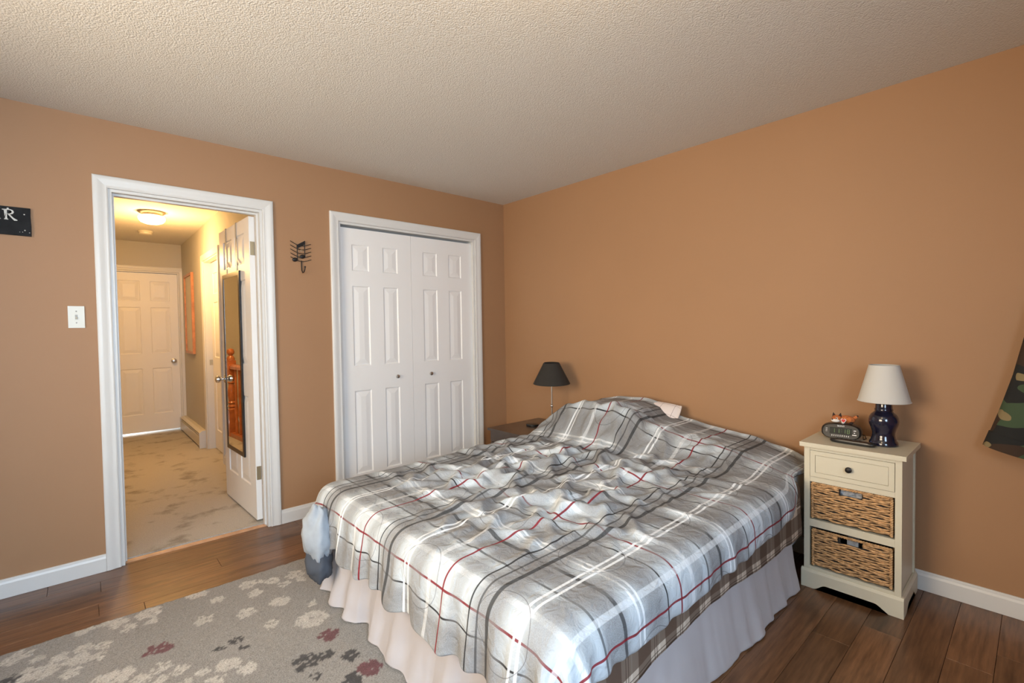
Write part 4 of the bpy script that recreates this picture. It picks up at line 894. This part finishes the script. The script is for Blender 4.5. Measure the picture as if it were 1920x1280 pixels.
def blanket():
    nu, nv = 150, 34; V = []; UV = []
    for i in range(nu):
        x = BX0 - 0.01 + (-0.385 - BX0) * i / (nu - 1)
        bot = 0.262 + 0.035 * math.exp(-((x + 1.31) / 0.35) ** 2) - 0.02 * math.exp(-((x + 1.95) / 0.2) ** 2) + 0.010 * mnoise.noise(Vector((x * 5, 0, 0)))
        for j in range(nv):
            t = j / (nv - 1); d = t * 0.42   # distance along the cloth from inside the bed top outwards
            if d < 0.13: yv_, zv_ = BY0 + 0.10 - d, 0.512
            elif d < 0.13 + 0.07: a = (d - 0.13) / 0.07 * PI / 2; yv_, zv_ = BY0 - 0.03 - 0.02 * math.sin(a), 0.512 - 0.04 * (1 - math.cos(a))
            else: q = (d - 0.20) / 0.22; zv_ = 0.472 + (bot - 0.472) * q; yv_ = BY0 - 0.05 - 0.008 * q + 0.006 * mnoise.noise(Vector((x * 9, q * 2, 1))) * q
            V.append((x, yv_, zv_)); UV.append((x + 3, d))
    o = grid_mesh('brown_plaid_blanket', np.array(V), nu, nv, 'brown_plaid', uv=np.array(UV))
    so = o.modifiers.new('thick', 'SOLIDIFY'); so.thickness = 0.004; so.offset = -1
    tag(o, 'brown plaid blanket hanging below the comforter on the near side', 'blanket')
blanket()

def pillow(name, c, s, rot, matn, label, edge=0.0):
    n1, n2 = 40, 30; top = []
    V = []; F = []; UV = []
    for sg in (1, -1):
        for i in range(n1):
            for j in range(n2):
                u = 2 * i / (n1 - 1) - 1; v = 2 * j / (n2 - 1) - 1
                e = max(0.0, (1 - abs(u) ** 3.0)) ** 0.5 * max(0.0, (1 - abs(v) ** 3.0)) ** 0.5
                pinch = 1 - 0.06 * (u * u * v * v)
                V.append((u * s[0] * pinch, v * s[1] * pinch, sg * (s[2] * e * (1 + 0.08 * mnoise.noise(Vector((u * 2, v * 2, sg)))) + 0.002))); UV.append((u * s[0] + 1, v * s[1] + 1))
    N = n1 * n2
    for q in range(2):
        for i in range(n1 - 1):
            for j in range(n2 - 1):
                a = q * N + i * n2 + j; f = (a, a + n2, a + n2 + 1, a + 1); F.append(f if q == 0 else f[::-1])
    bd_ = [i * n2 for i in range(n1)] + [(n1 - 1) * n2 + j for j in range(1, n2)] + [i * n2 + n2 - 1 for i in range(n1 - 2, -1, -1)] + [j for j in range(n2 - 2, 0, -1)]
    for a, b in zip(bd_, bd_[1:] + bd_[:1]): F.append((a, a + N, b + N, b)[::-1])
    me = bpy.data.meshes.new(name); me.from_pydata(V, [], F); me.update(); me.polygons.foreach_set('use_smooth', [True] * len(me.polygons))
    u_ = me.uv_layers.new(name='UVMap')
    for lp in me.loops: u_.data[lp.index].uv = UV[lp.vertex_index]
    o = link(name, me, matn); o.location = c; o.rotation_euler = rot
    return tag(o, label, 'pillow')
pillow('pillow', (-0.190, -1.575, 0.664), (0.155, 0.270, 0.055), (0, -0.72, 0), 'pillow_check', 'white checked pillow peeking out behind the comforter by the wall')

# ------------------------------------------------------------------ comforter (relaxed as cloth over the bed)
HYT = np.array([-2.75, -2.60, -2.50, -2.33, -2.20, -2.02, -1.81, -1.72, -1.60, -1.35, -1.20, -1.09, -1.00, -0.92])
HZT = np.array([0.545, 0.575, 0.610, 0.652, 0.668, 0.690, 0.728, 0.780, 0.808, 0.803, 0.775, 0.700, 0.600, 0.545])
def bed_height(x, y):
    z = 0.522 + 0.018 * np.clip((x + 1.7) / 0.8, 0, 1)
    hp = np.interp(y, HYT, HZT) - 0.040
    ext = np.interp(y, [-2.6, -2.0, -1.75, -1.0], [-0.64, -0.66, -0.72, -0.72])     # how far the pillows reach towards the foot
    f = np.clip((x - ext) / 0.26, 0, 1); f = f * f * (3 - 2 * f)
    return z + np.maximum(hp - z, 0) * f
def comforter():
    h0 = 0.0185
    X0, X1 = -0.10, BX0; YN, YFAR = BY0, BY1
    hf, hn, hfar = 0.300, 0.195, 0.240
    us = np.arange(-(0.0), (X0 - X1) + hf + 1e-6, h0); vs = np.arange(-hfar, (YFAR - YN) + hn + 1e-6, h0)
    nu, nv = len(us), len(vs)
    U, Vv = np.meshgrid(us, vs, indexing='ij')
    R = 0.125
    lx = np.minimum(U, X0 - X1); cxw = X0 - lx; ox = np.maximum(U - (X0 - X1), 0)
    cv = np.clip(Vv, 0, YFAR - YN); cyw = YFAR - cv; oy = Vv - cv
    hd_ = np.clip((X0 - U + 0.62) / 0.20, 0, 1); hd_ = hd_ * hd_ * (3 - 2 * hd_)      # 1 at the head end
    oy = np.where(oy > 0, oy * (1 - 0.62 * hd_), oy)
    mlen = np.hypot(ox, oy); dx = np.where(mlen > 0, -ox / np.maximum(mlen, 1e-9), 0); dy = np.where(mlen > 0, -oy / np.maximum(mlen, 1e-9), 0)
    ang_ = np.clip(mlen / R, 0, PI / 2); out = R * np.sin(ang_); down = R * (1 - np.cos(ang_)) + np.maximum(mlen - R * PI / 2, 0)
    out = out + 0.06 * np.maximum(mlen - R * PI / 2, 0)
    out = out * (1 - 0.55 * hd_)
    sarc = np.where(ox > np.abs(oy), Vv, 3 + U); hang = np.clip((mlen - 0.07) / 0.15, 0, 1.3)
    wav = 0.5 * np.sin(sarc * 19 + 0.6 * np.sin(sarc * 7)) + 0.5 * np.sin(sarc * 41 + 1.3 + np.sin(sarc * 11)); wav = np.where(ox > np.abs(oy), 1.0, 0.6) * wav * (1 - hd_)
    out = out + hang * (0.016 * wav + 0.006); down = down + 0.007 * hang * hang * wav - 0.012 * hang * (ox > 0)
    P = np.stack([cxw + dx * out, cyw + dy * out, bed_height(cxw, cyw) + 0.025 - down], -1)
    rg2 = np.random.default_rng(11)
    def sm_noise(k, seed):
        g = np.random.default_rng(seed).standard_normal((nu, nv))
        for _ in range(k):
            g = (g + np.roll(g, 1, 0) + np.roll(g, -1, 0) + np.roll(g, 1, 1) + np.roll(g, -1, 1)) / 5
        return g / g.std()
    # how much spare cloth there is: crumpled middle, calmer foot and near edge
    top = np.clip(1 - mlen / 0.12, 0, 1)
    cx_, cy_ = P[..., 0], P[..., 1]
    crump = np.exp(-((cx_ + 1.18) / 0.74) ** 4) * np.exp(-((cy_ + 1.68) / 0.76) ** 4)
    crump = np.maximum(crump, 0.75 * np.exp(-((cx_ + 0.75) / 0.25) ** 2) * np.exp(-((cy_ + 1.7) / 0.6) ** 4))
    base_ex = 1.004 + 0.125 * crump * (1 + 0.35 * sm_noise(60, 3)).clip(0.3, 1.9)
    exu = base_ex + 0.004; exv = base_ex + 0.012 * (ox > 0.10) + 0.014 * crump
    P[..., 2] += 0.010 * sm_noise(6, 1) * (0.12 + crump) + 0.006 * sm_noise(14, 2)
    P0 = P.copy(); X = P.reshape(-1, 3).copy()
    idx = np.arange(nu * nv).reshape(nu, nv)
    Pb = np.stack([cxw + dx * out, cyw + dy * out, bed_height(cxw, cyw) + 0.025 - down], -1).reshape(-1, 3)
    groups = []
    def addg(a, b, ex, k):
        rest = np.linalg.norm(Pb[a] - Pb[b], axis=1) * ex; groups.append((a, b, rest, k))
    exu_, exv_ = exu.ravel(), exv.ravel()
    for par in (0, 1):
        a, b = idx[par:-1:2, :].ravel(), idx[par + 1::2, :].ravel(); n_ = min(len(a), len(b)); addg(a[:n_], b[:n_], exu_[a[:n_]], 1.0)
        a, b = idx[:, par:-1:2].ravel(), idx[:, par + 1::2].ravel(); addg(a, b, exv_[a], 1.0)
    def trim(A, B): return A.ravel(), B.ravel()
    for par in (0, 1):
        A = idx[par:-1:2, :-1]; B = idx[par + 1::2, 1:][:A.shape[0]]; addg(*trim(A, B), (exu_[A.ravel()] + exv_[A.ravel()]) / 2, 0.45)
        A = idx[par:-1:2, 1:]; B = idx[par + 1::2, :-1][:A.shape[0]]; addg(*trim(A, B), (exu_[A.ravel()] + exv_[A.ravel()]) / 2, 0.45)
    for q0 in (0, 1, 2, 3):
        ii = np.arange(q0, nu - 2, 4); addg(idx[ii, :].ravel(), idx[ii + 2, :].ravel(), exu_[idx[ii, :].ravel()], 0.22)
        jj = np.arange(q0, nv - 2, 4); addg(idx[:, jj].ravel(), idx[:, jj + 2].ravel(), exv_[idx[:, jj].ravel()], 0.22)
    head = idx[:2, :].ravel()
    V = np.zeros_like(X); g = np.array([0, 0, -9.8])
    def collide(X):
        x, y_, z = X[:, 0], X[:, 1], X[:, 2]
        qx = np.clip(x, BX0, 0.05); qy = np.clip(y_, BY0, BY1)
        # rounded box: distance from the core rectangle shrunk by rr
        rr = 0.085; kx_ = np.clip(x, BX0 + 0.0, 0.05); ky_ = np.clip(y_, BY0, BY1)
        top_ = bed_height(kx_, ky_) + 0.012
        d = np.hypot(x - kx_, y_ - ky_)
        flat = (d < 1e-6) & (z < top_); X[flat, 2] = top_[flat]
        e_ = (d >= 1e-6) & (d < rr); zc_ = top_ - rr; q = np.hypot(d, z - zc_)
        arc = e_ & (z > zc_) & (q < rr)
        dd = np.maximum(d, 1e-9); ux = (x - kx_) / dd; uy = (y_ - ky_) / dd
        k_ = rr / np.maximum(q, 1e-6)
        side = e_ & (z <= zc_)
        nd = np.where(arc, d * k_, np.where(side, rr, d)); mv = arc | side
        X[mv, 0] = (kx_ + ux * nd)[mv]; X[mv, 1] = (ky_ + uy * nd)[mv]; X[arc, 2] = (zc_ + (z - zc_) * k_)[arc]
        upmask = flat | mv
        # wall, nightstand and skirt clearance
        X[:, 0] = np.minimum(X[:, 0], -0.03); X[:, 2] = np.maximum(X[:, 2], 0.03)
        m_ = (X[:, 0] > -0.40) & (X[:, 1] < -2.597); X[m_, 1] = -2.597
        m_ = (X[:, 0] > -0.63) & (X[:, 1] > -0.885); X[m_, 1] = -0.885
        return upmask
    dt = 1 / 90.0; flat_m = mlen.ravel(); keep = np.clip(1 - flat_m / 0.14, 0, 1)[:, None]
    X[:, 2] += (crump * (0.016 * sm_noise(5, 21) + 0.020 * sm_noise(11, 22) + 0.016 * sm_noise(26, 23) + 0.022)).ravel()
    for it in range(110):
        ph = 0.0 if it < 45 else 0.35
        V += g * ph * dt; V *= 0.88; Xp = X.copy(); X = X + V * dt
        X[head] = Xp[head] * 0.9 + P0.reshape(-1, 3)[head] * 0.1
        for sub in range(5):
            for a, b, rest, k in groups:
                d = X[b] - X[a]; L = np.sqrt((d * d).sum(1)) + 1e-9; c = (0.5 * k * (L - rest) / L)[:, None] * d
                X[a] += c; X[b] -= c
            um = collide(X)
        X[:, :2] += 0.06 * keep * (Pb[:, :2] - X[:, :2])
        V = (X - Xp) / dt; V[um, :2] *= 0.1; np.clip(V, -1.0, 1.0, out=V)
    UV = np.stack([U.ravel(), Vv.ravel()], 1)
    Z = X.reshape(nu, nv, 3)
    # puffed hem: roll the last few centimetres inwards
    uvo = np.stack([(X0 - X1) + hf - U.ravel() + OFFU, Vv.ravel() + OFFV], 1)
    o = grid_mesh('plaid_comforter', X, nu, nv, 'duvet_plaid', uv=uvo)
    o.data.materials.append(MATS['underside_blue'])
    so = o.modifiers.new('thick', 'SOLIDIFY'); so.thickness = 0.026; so.offset = -1.0; so.material_offset = 1; so.material_offset_rim = 0
    sm_ = o.modifiers.new('smooth', 'SUBSURF'); sm_.levels = 1; sm_.render_levels = 2
    tag(o, 'rumpled grey and white plaid comforter with thin red lines on the bed', 'comforter')
    for nm, mt, c_, s_ in (('turned_corner', 'lining_pale', (-2.186, -1.155, 0.345), (0.062, 0.085, 0.130)), ('corner_lining', 'underside_blue', (-2.180, -1.150, 0.215), (0.056, 0.075, 0.095))):
        bm = bmesh.new(); bmesh.ops.create_uvsphere(bm, u_segments=36, v_segments=24, radius=1)
        for v in bm.verts:
            n_ = mnoise.noise(v.co * 2.3 + Vector((3, 1, 0))) * 0.18 + mnoise.noise(Vector((v.co.x * 7, v.co.y * 7, v.co.z * 2.5))) * 0.10; v.co *= 1 + n_
            v.co = Vector((v.co.x * s_[0], v.co.y * s_[1], v.co.z * s_[2])) + Vector(c_)
        q_ = fin(bm, nm, mt, o, smooth=True); q_['label'] = 'pale underside of the comforter turned out at the corner' if 'pale' in mt else 'dark blue lining of the comforter corner'
OFFU, OFFV = -0.112, 0.06
comforter()

# ------------------------------------------------------------------ bedroom ceiling light (above the frame)
r = tag(empty('ceiling_light', (-2.15, -2.70, H)), 'round flush ceiling light in the middle of the bedroom ceiling', 'light')
latheo('canopy', 'nickel', [(0.15, 0.0), (0.152, -0.012), (0.145, -0.022), (0.02, -0.024)], (0, 0, 0), r)
latheo('glass_shade', 'room_glass', [(0.146, -0.023), (0.150, -0.04), (0.138, -0.065), (0.10, -0.088), (0.05, -0.100), (0.01, -0.103)], (0, 0, 0), r)
ld = bpy.data.lights.new('bedroom_bulb', 'POINT'); ld.energy = 13; ld.color = (1.0, 0.68, 0.34); ld.shadow_soft_size = 0.14
lo = bpy.data.objects.new('bedroom_bulb', ld); C.objects.link(lo); lo.location = (-2.15, -2.70, H - 0.30)
